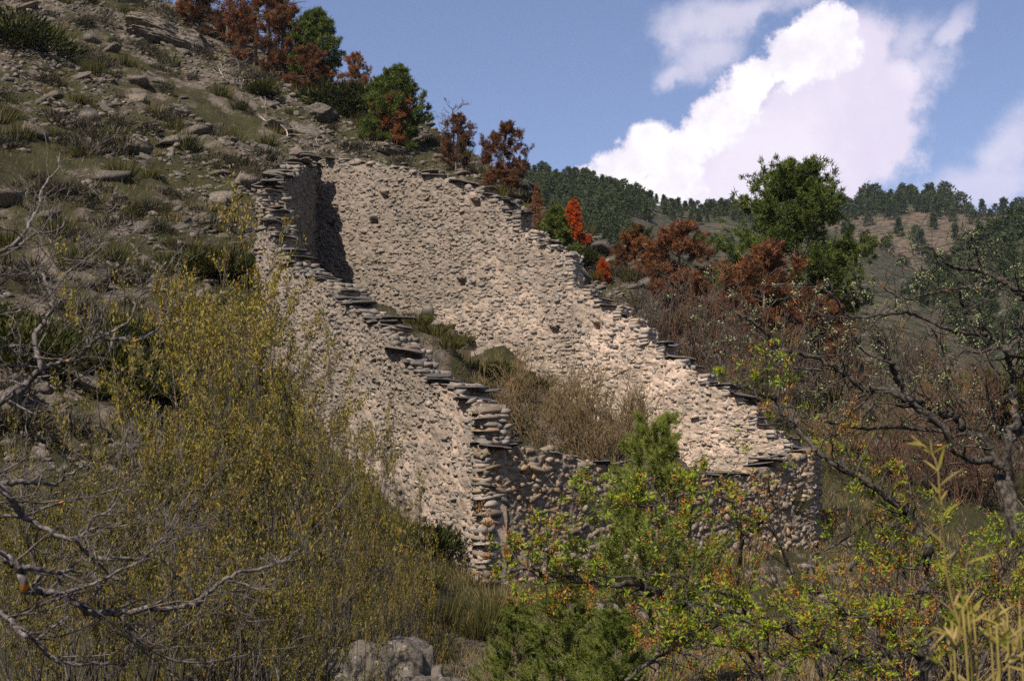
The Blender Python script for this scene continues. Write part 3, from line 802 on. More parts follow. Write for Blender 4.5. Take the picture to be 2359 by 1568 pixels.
def pine_meshes(seed, H, R, base=0.1, nb=34, sub=5, k=16, nl=0.16, nw=0.03, wood='bark_pine', leaf='needle_green', shape='cone', droop=-0.1, sparse=0.0, lean=0.02, tint_by_h=None, trunk=0.02, levels_tuft=3):
    rng = np.random.default_rng(seed); w = Geo(); n = Geo()
    tp = np.array([[lean * H * t ** 2 + 0.02 * H * math.sin(5 * t + seed), 0.02 * H * math.cos(4 * t + seed), H * t] for t in np.linspace(0, 0.98, 9)])
    tube(w, tp, np.linspace(H * trunk, H * trunk * 0.15, 9), 6)
    cs, axs, ts = [], [], []
    for i in range(nb):
        t = base + (1 - base) * ((i + rng.random()) / nb)
        if shape == 'cone': pf = (1 - t) ** 0.75 * 1.05 + 0.07
        elif shape == 'round': pf = math.sin(math.pi * min(1, 0.22 + 0.80 * (t - base) / (1 - base))) ** 0.6 + 0.08
        else: pf = 0.55 + 0.5 * math.sin(3.1 * t + seed)
        f = t * 8 / 0.98; j = min(int(f), 7); p = tp[j] + (tp[j + 1] - tp[j]) * (f - j)
        az = i * 2.399 + rng.normal() * 0.35; L = R * pf * rng.uniform(0.65, 1.2); elv = droop + 0.95 * t ** 2 + rng.normal() * 0.14
        d = np.array([math.cos(az) * math.cos(elv), math.sin(az) * math.cos(elv), math.sin(elv)])
        pts, rad, _ = branch(rng, p, d, L, max(0.006, H * trunk * 0.33 * (1 - 0.6 * t)), 6, 0.12, 0.06); tube(w, pts, rad, 4)
        if rng.random() < sparse: continue
        for q in range(sub + 1):
            f2 = rng.uniform(0.35, 1.0) * 6 if q else 5.0; a = min(int(f2), 5); o = pts[a] + (pts[a + 1] - pts[a]) * (f2 - a)
            td = unit(pts[a + 1] - pts[a]); sd = unit(td + rng.normal(size=3) * 0.55 + np.array([0, 0, 0.15])); sl = L * rng.uniform(0.18, 0.42)
            sp, sr, _ = branch(rng, o, sd, sl, max(0.004, rad[a] * 0.5), 3, 0.15, 0.12); tube(w, sp, sr, 3)
            for b in range(1, 4):
                for e_ in range(levels_tuft - 1):
                    cs.append(sp[b] + rng.normal(size=3) * nl * 0.35); axs.append(unit(sp[b] - sp[b - 1]) + np.array([0, 0, 0.35])); ts.append(t)
    for t in np.linspace(0.72, 1.0, 14):                       # the leader carries needles too
        f = min(t * 8, 7.999); j = int(f)
        for e_ in range(3): cs.append(tp[j] + (tp[j + 1] - tp[j]) * (f - j)); axs.append(np.array([rng.normal() * 0.6, rng.normal() * 0.6, 0.9])); ts.append(t)
    cs = np.array(cs); axs = np.array(axs); ts = np.array(ts)
    T = np.clip(rng.random(len(cs)) if tint_by_h is None else tint_by_h(ts, cs, rng), 0, 1)
    needles(n, cs, axs, k, nl, nw, rng, 0.6, T)
    return w.mesh('trunk', M[wood]), n.mesh('crown', M[leaf])


def put_tree(name, label, cat, me, loc, scale, rotz, group=None, leaf=None):
    t = thing(name, label, cat, loc, group, rotz, scale)
    obj('trunk', me[0], t); obj('crown', me[1], t, mat=M[leaf] if leaf else None)
    return t


# ---- pines of the near hillside
PINES = {
    'a': pine_meshes(101, 4.0, 1.25, 0.08, 48, 5, 20, 0.17, 0.028, leaf='needle_red', shape='round'),
    'b': pine_meshes(102, 4.0, 1.0, 0.10, 50, 6, 22, 0.17, 0.032, leaf='needle_red', shape='cone', sparse=0.05),
    'c': pine_meshes(103, 4.0, 1.3, 0.12, 50, 5, 19, 0.16, 0.028, leaf='needle_red', shape='round', sparse=0.2),
    'd': pine_meshes(104, 4.0, 1.3, 0.06, 60, 7, 20, 0.17, 0.036, leaf='needle_green', shape='round'),
    'e': pine_meshes(105, 4.0, 1.25, 0.05, 56, 6, 20, 0.17, 0.034, leaf='needle_mixed', shape='round', tint_by_h=lambda t, c, r: np.where(c[:, 0] > 0.1, 0.25, 0.75) - 0.25 * (t > 0.75) + r.normal(size=len(t)) * 0.22),
    's': pine_meshes(106, 2.2, 0.62, 0.03, 42, 5, 16, 0.12, 0.032, leaf='needle_bright_red', shape='cone'),
}
SPOTS = [  # x, base y, top y, half-width factor, kind, material, label
    (440, 60, -70, 1.15, 'b', 'needle_red', 'rust-red dead pine at the top of the hill, first on the skyline from the left'),
    (525, 105, -95, 1.1, 'a', 'needle_red', 'tall dark-red dead pine on the skyline above the pale rock ledge'),
    (590, 150, -60, 1.0, 'c', 'needle_red', 'thin purplish dead pine crowded behind other dead pines near the bare snags'),
    (650, 185, 20, 1.1, 'a', 'needle_red', 'full rust-red dead pine standing below the bare snags'),
    (722, 205, 28, 1.0, 'd', 'needle_green', 'green living pine rising out of the dead red pines on the skyline'),
    (712, 215, 110, 1.3, 'a', 'needle_red', 'low spreading red dead pine at the foot of the green skyline pine'),
    (812, 250, 130, 1.0, 'c', 'needle_red', 'sparse pinkish dead pine behind the round green bush on the skyline'),
    (905, 345, 160, 1.05, 'd', 'needle_green', 'dark green pine on the skyline behind a half-dead red pine'),
    (900, 352, 205, 0.9, 'e', 'needle_mixed', 'half-dead red and green pine above the top corner of the ruin'),
    (1052, 392, 270, 1.0, 'c', 'needle_red', 'open-crowned red pine standing alone against the sky, left of a pair'),
    (1160, 448, 288, 1.0, 'c', 'needle_red', 'tiered reddish pine against the sky just above the far wall crest'),
    (1150, 455, 385, 1.5, 'a', 'needle_red', 'dark low red pine behind the crest of the tall wall'),
    (1236, 490, 424, 0.9, 'b', 'needle_red', 'small pale orange dead pine beside the wall crest'),
    (1230, 535, 470, 1.0, 'c', 'needle_red', 'tiny pinkish dead sapling behind the broken wall crest'),
    (1318, 560, 463, 1.15, 's', 'needle_bright_red', 'vivid scarlet young pine on the slope behind the ruin'),
    (1283, 610, 478, 1.4, 's', 'needle_green', 'young green conical pine against the wall crest'),
    (1388, 648, 592, 1.1, 's', 'needle_bright_red', 'small bright red sapling on the slope beside the wall'),
    (1465, 640, 522, 1.2, 'e', 'needle_mixed', 'olive and orange half-dead pine left of the big red pine'),
    (1425, 625, 560, 0.9, 'a', 'needle_red', 'low red dead pine left of the olive pine'),
    (1570, 720, 520, 1.25, 'a', 'needle_red', 'large spreading rust-red dead pine between the wall and the big green pine'),
    (1765, 850, 570, 1.05, 'c', 'needle_red', 'orange-red dead pine leaning in front of the big green pine'),
    (1880, 870, 690, 1.4, 'a', 'needle_red', 'low dense red dead pine under the big green pine'),
]


def build_pines():
    for i, (x, yb, yt, wf, k, mat, lab) in enumerate(SPOTS):
        p = place(x, yb, 45); H = (ray(x, yt)[1] * p[1] - p[2]); s = H / (2.2 if k == 's' else 4.0)
        put_tree('pine_tree', lab, 'tree', PINES[k], (p[0], p[1], p[2] - 0.1), (s * wf, s * wf, s), i * 1.9, 'pines on the near hillside', mat)
    # big green pine
    me = pine_meshes(120, 6.6, 2.45, 0.06, 120, 8, 16, 0.18, 0.038, leaf='needle_green', shape='round', droop=0.05, lean=0.0, trunk=0.018)
    p = place(1850, 815, 45, 64); H = ray(1835, 402)[1] * p[1] - p[2]; s = H / 6.6
    put_tree('pine_tree', 'big dense dark green pine standing above the orchard', 'tree', me, (ray(1835, 800)[0] * p[1], p[1], p[2] - 0.2), (s * 1.0, s * 1.0, s), 0.7, 'pines on the near hillside')
    # bare snags against the sky
    for j, (x, yb, H, lab) in enumerate([(612, 160, 7.5, 'bare grey dead trunk on the skyline, thicker of the two snags'), (648, 170, 8.0, 'bare dead pine with long leafless boughs reaching over the green skyline pine'), (1040, 395, 3.4, 'thin leafless grey sapling beside the lone red pine')]):
        p = place(x, yb, 45); g = Geo(); rng = np.random.default_rng(300 + j)
        tp = np.array([[0.1 * math.sin(3 * t), 0, H * t] for t in np.linspace(0, 1, 8)]); tube(g, tp, np.linspace(0.02 * H, 0.005 * H, 8), 6)
        t = thing('dead_snag', lab, 'dead tree', (p[0], p[1], p[2] - 0.1)); obj('trunk', g.mesh('trunk', M['bark_grey']), t)
        g = Geo()
        for q in range(22):
            f = rng.uniform(0.35, 1); az = rng.uniform(0, 6.28)
            grow(rng, g, (0.1 * math.sin(3 * f), 0, H * f), (math.cos(az), math.sin(az), 0.15), H * 0.24 * rng.uniform(0.5, 1.2), 0.006 * H, 2, (3, 5), 0.5, 0.15, 0.03, 0.6, 4, rmin=0.007)
        obj('boughs', g.mesh('boughs', M['bark_grey']), t)


build_pines()


# ---- far conifers
def far_pine(seed, H=6.0, R=1.6, n=420, shape='cone'):
    rng = np.random.default_rng(seed); w = Geo(); g = Geo(); tube(w, [(0, 0, -0.3), (0, 0, H * 0.5), (0, 0, H * 0.95)], [0.16, 0.1, 0.03], 4)
    t = rng.uniform(0.12, 1, n) ** (0.8 if shape == 'cone' else 1.0); ph = rng.uniform(0, 6.28, n)
    lob = 1 + 0.35 * np.sin(t * 26 + ph * 2) + rng.normal(size=n) * 0.12
    pr = (1 - t) ** 0.8 + 0.05 if shape == 'cone' else np.sin(np.pi * np.clip(0.2 + 0.78 * t, 0, 1)) ** 0.6
    r = R * pr * lob * rng.uniform(0.45, 1, n)
    c = np.stack([r * np.cos(ph), r * np.sin(ph), t * H + rng.normal(size=n) * 0.1], 1)
    d = np.stack([np.cos(ph), np.sin(ph), rng.uniform(-0.1, 0.9, n)], 1)
    needles(g, c, d, 3, 0.75, 0.34, rng, 0.55)
    return w.mesh('trunk', M['bark_pine']), g.mesh('crown', M['needle_dark'])


FAR = [far_pine(400, 6, 1.5, 220), far_pine(401, 6, 1.9, 220, 'round'), far_pine(402, 6, 1.35, 200), far_pine(403, 6, 2.3, 240, 'round')]


def hill_spot(hi, dx, dy):
    a, b = ray(dx, dy); y = np.linspace(HILLS[hi][2] + 5, HILLS[hi][1] - 0.5, 900); gap = HFN[hi](a * y, y) - b * y; hit = np.nonzero(gap > 0)[0]
    i = hit[0] if len(hit) else len(y) - 1
    return np.array([a * y[i], y[i], float(HFN[hi](a * y[i], y[i]))])


def build_far_trees():
    rng = np.random.default_rng(41); n = 0

    def far_tree(hi, x, y, H, lab, grp):
        lab += ', ' + ('above the tall ruin wall' if x < 1330 else 'right of the scarlet sapling' if x < 1480 else 'above the spreading red pine' if x < 1660 else 'beside the big green pine' if x < 1960 else 'above the pear tree' if x < 2200 else 'at the right edge')
        p = hill_spot(hi, x, y); k = rng.integers(0, 4); q = rng.uniform(0.75, 1.25); s = H / 6.0 * q; lab = ('short ' if q < 0.92 else 'high ' if q > 1.1 else '') + ('spired ', 'round ', 'slim ', 'spreading ')[k] + lab.replace('tall ', '').replace('broad conifer on', 'conifer at the end of').replace('small ', ''); wf = rng.uniform(0.85, 1.2)
        put_tree('far_pine', lab, 'tree', FAR[k], tuple(p - np.array([0, 0, 0.4])), (s * wf, s * wf, s), rng.uniform(0, 6), grp)
    r0 = np.array(HILLS[0][0]); r1 = np.array(HILLS[1][0]); r2 = np.array(HILLS[2][0])
    for x in np.arange(1195, 1760, 9.0):                       # crest of the nearer mountain
        far_tree(0, x + rng.normal() * 3, np.interp(x, r0[:, 0], r0[:, 1]) + rng.uniform(0, 12), 3.8, 'dark pine on the nearer mountain crest', 'pines along the near mountain crest')
    for i in range(70):                                        # wood below the left end of the crest
        x = 1200 + 300 * rng.random() ** 1.6; y0 = np.interp(x, r0[:, 0], r0[:, 1]); far_tree(0, x, y0 + rng.uniform(8, 40 + 120 * (1 - (x - 1200) / 330)), 4.2, 'dark pine in the wood below the crest', 'pines of the wood behind the ruin')
    for i in range(24):
        x = rng.uniform(1360, 2100); y0 = np.interp(x, r0[:, 0], r0[:, 1]); far_tree(0, x, y0 + rng.uniform(40, 240), 2.8, 'small pine on the open mountainside', 'pines scattered on the open mountainside')
    for x in np.arange(1690, 2190, 9.5):
        far_tree(1, x + rng.normal() * 3, np.interp(x, r1[:, 0], r1[:, 1]) + rng.uniform(0, 34), 7.2, 'tall conifer on the farther crest', 'conifers on the farther crest')
    for x in np.arange(2195, 2380, 17):
        far_tree(1, x + rng.normal() * 3, np.interp(x, r1[:, 0], r1[:, 1]) + rng.uniform(0, 30), 7.0, 'broad conifer on the farther crest', 'conifers at the end of the farther crest')
    for x, y in [(1950, 530), (2000, 520), (1945, 560), (2070, 545), (2110, 560), (2150, 530), (2195, 510), (2225, 585), (2040, 600), (2010, 610), (1960, 620), (2080, 640), (2140, 610), (1990, 575), (2120, 585), (2170, 640), (2200, 560), (2255, 545), (2055, 505), (2160, 505)]:
        far_tree(1, x, y, 6.2, 'dark conifer on the brown far slope', 'conifers on the brown far slope')
    for x in np.arange(2060, 2375, 10.0):
        far_tree(2, x, np.interp(x, r2[:, 0], r2[:, 1]) + rng.uniform(0, 22), 4.8, 'dark conifer along the forested spur', 'conifers along the spur edge')
    # the closed forest of the spur and of the crest, too many to count
    g = Geo(); src = []
    for me in FAR:
        c = me[1]; V = np.zeros(len(c.vertices) * 3, np.float32); c.vertices.foreach_get('co', V); T = np.zeros(len(c.vertices), np.float32); c.attributes['tint'].data.foreach_get('value', T)
        src.append((V.reshape(-1, 3), T))
    for i in range(400):
        if i < 160:
            x = rng.uniform(2040, 2420); y0 = np.interp(x, r2[:, 0], r2[:, 1]); p = hill_spot(2, x, y0 + 10 + 260 * rng.random()); s = rng.uniform(0.65, 0.95)
        elif i < 260:
            x = 1195 + 260 * rng.random() ** 1.5; y0 = np.interp(x, r0[:, 0], r0[:, 1]); p = hill_spot(0, x, y0 + rng.uniform(6, 150)); s = rng.uniform(0.5, 0.8)
        elif i < 320:
            x = rng.uniform(1400, 1800); p = hill_spot(0, x, np.interp(x, r0[:, 0], r0[:, 1]) + rng.uniform(4, 34)); s = rng.uniform(0.4, 0.65)
        else:
            x = rng.uniform(1700, 2180); p = hill_spot(1, x, np.interp(x, r1[:, 0], r1[:, 1]) + rng.uniform(4, 30)); s = rng.uniform(0.8, 1.15)
        V, T = src[rng.integers(0, 4)]; a = rng.uniform(0, 6.28); R = np.array([[math.cos(a), -math.sin(a), 0], [math.sin(a), math.cos(a), 0], [0, 0, 1]])
        g.add(V @ R.T * s + p, np.arange(len(V)).reshape(-1, 3), np.clip(T + rng.normal() * 0.15, 0, 1))
    tag(obj('forest', g.mesh('forest', M['needle_dark'])), 'closed dark conifer forest covering the far spur and upper slope', None, None, 'stuff')


build_far_trees()


# ---- low plants of the slope
def broom_mesh(seed, n=240, H=0.65, mat='broom', sp=0.55, wd=0.024):
    rng = np.random.default_rng(seed); g = Geo(); a = rng.uniform(0, 6.28, n); r = rng.random(n) ** 0.5 * 0.3
    pos = np.stack([r * np.cos(a), r * np.sin(a), np.zeros(n) - 0.05], 1); d = np.stack([np.cos(a) * sp * r / 0.3, np.sin(a) * sp * r / 0.3, np.ones(n)], 1) + rng.normal(size=(n, 3)) * 0.16
    blades(g, pos, d, H * rng.uniform(0.55, 1.1, n), wd, rng, rng.random(n)); return g.mesh('broom_bush', M[mat])


def mound_mesh(seed, n=420, R=0.42, H=0.34, mat='lavender', L=0.14, wd=0.026, name='cushion_shrub', lobes=4):
    rng = np.random.default_rng(seed); g = Geo()
    for k in range(lobes):
        c = np.array([*(rng.normal(size=2) * R * 0.5), 0]); s = rng.uniform(0.5, 0.9); m = n // lobes
        d = unit(rng.normal(size=(m, 3))); d[:, 2] = np.abs(d[:, 2]); p = c + d * np.array([R, R, H]) * s * rng.uniform(0.6, 1, (m, 1))
        blades(g, p, d + rng.normal(size=(m, 3)) * 0.4 + np.array([0, 0, 0.5]), L * rng.uniform(0.6, 1.3, m), wd, rng, np.clip(rng.normal(0.5, 0.25) + rng.normal(size=m) * 0.22, 0, 1))
    return g.mesh(name, M[mat])


def bush_geo(seed, stems=9, H=1.5, lev=2, ang=0.6, out=0.45, r=0.012, rmin=0.005, kids=(3, 5), up=0.04, n=5, tips=None, wig=0.12):
    rng = np.random.default_rng(seed); g = Geo()
    for i in range(stems):
        a = rng.uniform(0, 6.28); o = out * rng.random() ** 0.6
        grow(rng, g, (0.12 * math.cos(a), 0.12 * math.sin(a), -0.05), (math.cos(a) * o, math.sin(a) * o, 1), H * rng.uniform(0.6, 1.05), r, lev, kids, 0.55, wig, up, ang, 4, tips, 0.25, 0.0, n, rmin)
    return g


BROOM = [broom_mesh(500 + i) for i in range(4)]; STRAW = [broom_mesh(510 + i, 160, 0.5, 'dry_grass', 0.8, 0.02) for i in range(3)]
LAV = [mound_mesh(520 + i) for i in range(4)]; JUN = [mound_mesh(530 + i, 2600, 1.0, 0.85, 'juniper', 0.20, 0.045, 'juniper_bush', 7) for i in range(3)]
TWIG = [bush_geo(540 + i, 12, 1.3, 2, 0.6, 0.6, 0.010, 0.006).mesh('bare_bush', M['twig_red']) for i in range(3)]


def zone(p):
    dx = (p[0] / p[1] * F_PX + 512) * 2358 / 1024; d = p[1]
    if dx > 1250: return 'on the spur ' + ('beside the wall crest' if d < 60 else 'by the red saplings' if d < 70 else 'at its top')
    a = 'at the left edge' if dx < 160 else 'below the pale ledge' if dx < 420 else 'below the twisted stump' if dx < 620 else 'below the dead pines' if dx < 900 else 'under the lone red pines'
    b = 'at the foot of the scree' if d < 44 else 'low on the hill' if d < 55 else 'half way up the hill' if d < 70 else 'high on the hill' if d < 88 else 'near the skyline'
    return f'{b} {a}'


def size_word(s, lo, hi): return ('small', 'middling', 'large')[int(np.clip((s - lo) / (hi - lo) * 3, 0, 2))]


def sample_hill(n, rng, lo=33, far=118, dens=None):
    out = []
    while len(out) < n:
        y = rng.uniform(lo, far); x = rng.uniform(-0.36 * y, min(0.22 * y, 15)); z = float(height(x, y))
        if y > np.interp(x, _rx, _ry) + 1.0 or in_ruin(x, y, 1.2) or z < -0.5: continue
        if dens is not None and rng.random() > dens(x, y): continue
        out.append((x, y, z))
    return out


def build_low_plants():
    rng = np.random.default_rng(61)
    patch = lambda x, y: np.clip(0.5 + 2.2 * float(fbm(np.array([x / 7 + 4]), np.array([y / 7]), 3)[0]), 0.12, 1)
    for p in sample_hill(150, rng, dens=patch):
        s = rng.uniform(0.7, 1.7); tag(obj('broom_bush', BROOM[rng.integers(0, 4)], None, p, (rng.normal() * 0.1, 0.12, rng.uniform(0, 6)), (s, s, s * rng.uniform(0.8, 1.2))),
            f'{size_word(s, .7, 1.7)} olive broom tuft {zone(p)}', 'shrub', 'broom tufts on the hill')
    for p in sample_hill(280, rng):
        s = rng.uniform(0.9, 2.4); tag(obj('cushion_shrub', LAV[rng.integers(0, 4)], None, p, (0, 0.15, rng.uniform(0, 6)), (s, s, s * rng.uniform(0.7, 1.1))),
            f'{size_word(s, .9, 2.4)} grey-brown cushion shrub {zone(p)}', 'shrub', 'cushion shrubs on the hill')
    for p in sample_hill(70, rng, dens=patch):
        s = rng.uniform(0.6, 1.3); tag(obj('grass_tussock', STRAW[rng.integers(0, 3)], None, p, (0, 0, rng.uniform(0, 6)), s),
            f'{size_word(s, .6, 1.3)} straw grass tussock {zone(p)}', 'grass tussock', 'grass tussocks on the hill')
    # junipers: photo x, base y, height in photo pixels, distance window
    for i, (x, yb, h, lab) in enumerate([(470, 640, 70, 'dark green juniper spreading beside the left end of the ruin'), (560, 640, 75, 'dark juniper pressed against the ruin\'s left corner'), (400, 625, 45, 'small dark juniper uphill of the yellow willows'),
                                         (90, 850, 130, 'dark juniper behind the bare grey branches at the left edge'), (210, 870, 110, 'olive juniper between the bare branches and the yellow willow'), (310, 800, 70, 'dark broom-like juniper at the foot of the scree'), (20, 760, 60, 'black-green juniper at the left edge below the scree'),
                                         (785, 262, 80, 'round bright green juniper on the skyline'), (690, 190, 28, 'flat green juniper under the dead red pines'), (600, 220, 40, 'dark juniper mat below the rock shelf'), (20, 110, 90, 'dark bush at the upper left edge of the hill'),
                                         (1150, 870, 40, 'dark shrub growing on the rubble inside the ruin'), (1320, 610, 50, 'dark juniper behind the broken wall crest'), (1560, 770, 40, 'olive juniper on the slope right of the wall'), (2250, 820, 110, 'green juniper behind the pear tree'), (2340, 860, 150, 'dark green juniper at the right edge behind the pear tree'),
                                         (1005, 1270, 75, 'brown-green bush against the foot of the sunlit wall'), (600, 900, 60, 'black-green juniper in the shade at the wall foot behind the willows'), (330, 920, 90, 'dark juniper deep behind the yellow willows')]):
        p = place(x, yb, 26); s = h * 1024 / 2358 / F_PX * p[1] / 0.85
        tag(obj('juniper_bush', JUN[i % 3], None, p, (0, 0, i * 1.3), (s * 1.15, s * 1.15, s)), lab, 'shrub', 'junipers')
    # leafless brown bushes on the slope right of the ruin and inside it
    n = 0
    for i in range(64):
        x = rng.uniform(1440, 2330); y = np.interp(x, [1440, 1640, 2000, 2330], [740, 790, 900, 960]) + rng.uniform(-60, 260); p = place(x, y, 40, 75)
        if in_ruin(p[0], p[1], 1.0): continue
        s = rng.uniform(0.9, 1.9); mk = ('twig_red', 'twig_tan', 'twig_red', 'bark_dark')[i % 4]
        tag(obj('bare_bush', TWIG[rng.integers(0, 3)], None, p, (0, 0, rng.uniform(0, 6)), s, M[mk]), ('tall ' if s > 1.5 else 'low ' if s < 1.2 else '') + 'leafless ' + {'twig_red': 'red-brown', 'twig_tan': 'tan', 'bark_dark': 'blackish'}[mk] + ' bush ' + ('under the spreading red pine' if x < 1620 else 'beside the tall wall\'s lower crest' if x < 1800 else 'below the big green pine' if x < 1980 else 'behind the pear tree\'s budding boughs' if x < 2160 else 'behind the pear tree trunk'), 'shrub', 'leafless bushes right of the ruin')
    for i in range(24):                                        # green broom between the leafless bushes
        x = rng.uniform(1420, 2150); y = np.interp(x, [1440, 1640, 2000, 2330], [720, 790, 900, 960]) + rng.uniform(-30, 200); p = place(x, y, 40, 75)
        if in_ruin(p[0], p[1], 1.0): continue
        s = rng.uniform(0.8, 1.6); tag(obj('broom_bush', BROOM[i % 4], None, p, (0, 0, i), s), size_word(s, .8, 1.6) + ' olive broom tuft among the leafless bushes ' + ('by the red pine' if x < 1650 else 'by the wall crest' if x < 1850 else 'behind the pear tree'), 'shrub', 'broom right of the ruin')
    for i, (x, y) in enumerate([(1130, 1010), (1180, 1000), (1230, 1005), (1290, 1000), (1340, 1010), (1390, 1030), (1250, 960), (1310, 950), (1160, 950), (1430, 1060), (1210, 930), (1360, 970), (1400, 1000), (1450, 1040), (1330, 920), (1270, 905), (1480, 1070), (1420, 990), (1300, 985), (1370, 1035), (1520, 1085)]):
        a, b = ray(x, y); yy = 39.2 + 1.6 * math.sin(i * 2.1) + (1.4 if y < 970 else 0) + (0.6 if x > 1380 else 0); p = (a * yy, yy, float(height(a * yy, yy)))
        tag(obj('bare_bush', TWIG[i % 3], None, p, (0, 0, i), 0.75 + 0.25 * (i % 3), M['twig_tan']), ('low', 'knee-high', 'tall')[i % 3] + ' dry tan bush inside the ruin, ' + ('behind the front corner' if x < 1200 else 'behind the slate coping' if x < 1320 else 'by the foot of the sunlit far wall'), 'shrub', 'dry bushes inside the ruin')
    for i, (x, y) in enumerate([(1000, 770), (1030, 800), (960, 745), (1090, 850), (1080, 900), (1060, 790), (1130, 860), (1180, 890), (1240, 890), (1110, 905)]):
        p = place(x, y, 38, 50); tag(obj('broom_bush', BROOM[i % 4], None, p, (0, 0, i), (1.2, 1.2, 0.7)), 'green grassy tuft on the rubble inside the ruin', 'shrub', 'tufts inside the ruin')

    for i in range(34):                                        # tussocks and low bushes round the foot of the ruin
        x, y = [(rng.uniform(900, 1300), rng.uniform(1330, 1520)), (rng.uniform(1650, 2300), rng.uniform(1180, 1420))][i % 2]; p = place(x, y, 18, 45); s = rng.uniform(0.7, 1.4); k = i % 3
        tag(obj('grass_tussock' if k else 'broom_bush', (STRAW if k else BROOM)[i % 3], None, p, (0, 0, i), s), size_word(s, .7, 1.4) + (' straw tussock ' if k else ' olive tuft ') + ('on the bank below the ruin corner' if i % 2 == 0 else 'in the grass right of the ruin'), 'grass tussock' if k else 'shrub', 'tufts round the ruin foot')
    for i in range(22):                                        # fallen stones along the foot of the tall wall, inside
        t = rng.uniform(0.22, 0.80); q = D + (B - D) * t + n_db * rng.uniform(0.2, 1.3); sz = rng.uniform(0.10, 0.22)
        tag(obj('fallen_stone', BLK['stone'][i], None, (q[0], q[1], float(height(q[0], q[1])) + sz * 0.1), (rng.normal() * 0.4, rng.normal() * 0.4, i), (sz, sz * 0.8, sz * 0.5)), ('small', 'large')[sz > 0.16] + ' fallen stone inside the ruin, ' + ('by the lower end of the tall wall' if t < 0.4 else 'at the middle of the tall wall foot' if t < 0.6 else 'near the shaded corner'), 'stone', 'fallen stones inside the ruin')
    for i in range(16):                                        # dark tangle beyond and below the pear tree
        x = rng.uniform(1880, 2400); y = rng.uniform(1080, 1480); d = rng.uniform(14, 27); a, b = ray(x, y); s = rng.uniform(0.9, 1.7)
        tag(obj('bare_bush', TWIG[i % 3], None, (a * d, d, float(height(a * d, d))), (0, 0, i * 1.7), s, M['bark_dark' if i % 2 else 'twig_tan']), ('dark', 'tan')[1 - i % 2] + (' tall' if s > 1.3 else ' low') + ' leafless bush in the grass ' + ('between the ruin and the pear tree' if x < 2060 else 'under the pear tree boughs' if x < 2230 else 'behind the bamboo'), 'shrub', 'bushes under the pear tree')
    # uncountable grass
    g = Geo(); N = 110000; y = 17 + 28 * rng.random(N) ** 1.1; x = y * rng.uniform(-0.36, 0.36, N); z = height(x, y)
    keep = (z < 2.5) & ~in_ruin(x, y, 0.1) & (fbm(x / 2.2, y / 2.2, 3) > -0.18); x, y, z = x[keep], y[keep], z[keep]; n = len(x)
    d = np.stack([rng.normal(size=n) * 0.45, rng.normal(size=n) * 0.45, np.ones(n)], 1)
    blades(g, np.stack([x, y, z - 0.03], 1), d, rng.uniform(0.15, 0.5, n), 0.012, rng, np.clip(0.62 + 0.9 * fbm(x / 3, y / 3, 3) + rng.normal(size=n) * 0.2, 0, 1))
    N = 100000; y = 33 + 85 * rng.random(N); x = y * rng.uniform(-0.37, 0.37, N); z = height(x, y)
    keep = (y < np.interp(x, _rx, _ry) + 2) & ((~in_ruin(x, y, 0.1)) | in_ruin(x, y, -0.9)) & ((fbm(x / 7 + 4, y / 7, 3) + 0.5 * fbm(x / 1.5, y / 1.5, 2) > 0.02) | in_ruin(x, y, 0) | (x > 0.2 * y)); x, y, z = x[keep], y[keep], z[keep]; n = len(x)
    d = np.stack([rng.normal(size=n) * 0.5, rng.normal(size=n) * 0.5, np.ones(n)], 1)
    blades(g, np.stack([x, y, z - 0.03], 1), d, rng.uniform(0.12, 0.38, n), 0.026, rng, np.clip(0.28 + 0.9 * fbm(x / 4, y / 4, 3) + rng.normal(size=n) * 0.2, 0, 1))
    tag(obj('grass', g.mesh('grass', M['dry_grass'])), 'thin dry and green grass over the slope', None, None, 'stuff')


build_low_plants()


# ------------------------------------------------------------------ rocks
def boulder_mesh(seed, sub=3, amp=0.35, name='boulder', flat=(1, 1, 1), strata=0.0):
    V, F = ICO_V, ICO_F
    for k in range(sub):
        Vl = list(V); cache = {}; out = []

        def mid(a, b):
            key = (min(a, b), max(a, b))
            if key not in cache: Vl.append(unit(Vl[a] + Vl[b])); cache[key] = len(Vl) - 1
            return cache[key]
        for a, b, c in F:
            x, y, z = mid(a, b), mid(b, c), mid(c, a); out += [(a, x, z), (b, y, x), (c, z, y), (x, y, z)]
        V, F = np.array(Vl), np.array(out)
    rng = np.random.default_rng(seed); o = rng.uniform(0, 50, 3); d = V.copy()
    for k in range(9):
        n = unit(rng.normal(size=3)); lim = rng.uniform(0.55, 0.95); ov = d @ n - lim; d = d - np.maximum(ov, 0)[:, None] * n
    r = 1 + amp * (fbm(V[:, 0] * 1.7 + o[0], V[:, 1] * 1.7 + V[:, 2] * 1.3 + o[1], 4) + 0.5 * np.abs(fbm(V[:, 2] * 4 + o[2], V[:, 0] * 3 - V[:, 1] * 2, 3)))
    d = d * r[:, None] * np.array(flat)
    if strata: d[:, :2] *= (1 + strata * np.sign(np.sin(d[:, 2] * 22 + 2 * d[:, 0]))[:, None] * 0.5)
    g = Geo(); g.add(d, F, 0.3); return g.mesh(name, M['rock'])


ROCKM = [block_mesh('rock', v, M['rock']) for v in split_stones(10, np.random.default_rng(14))]


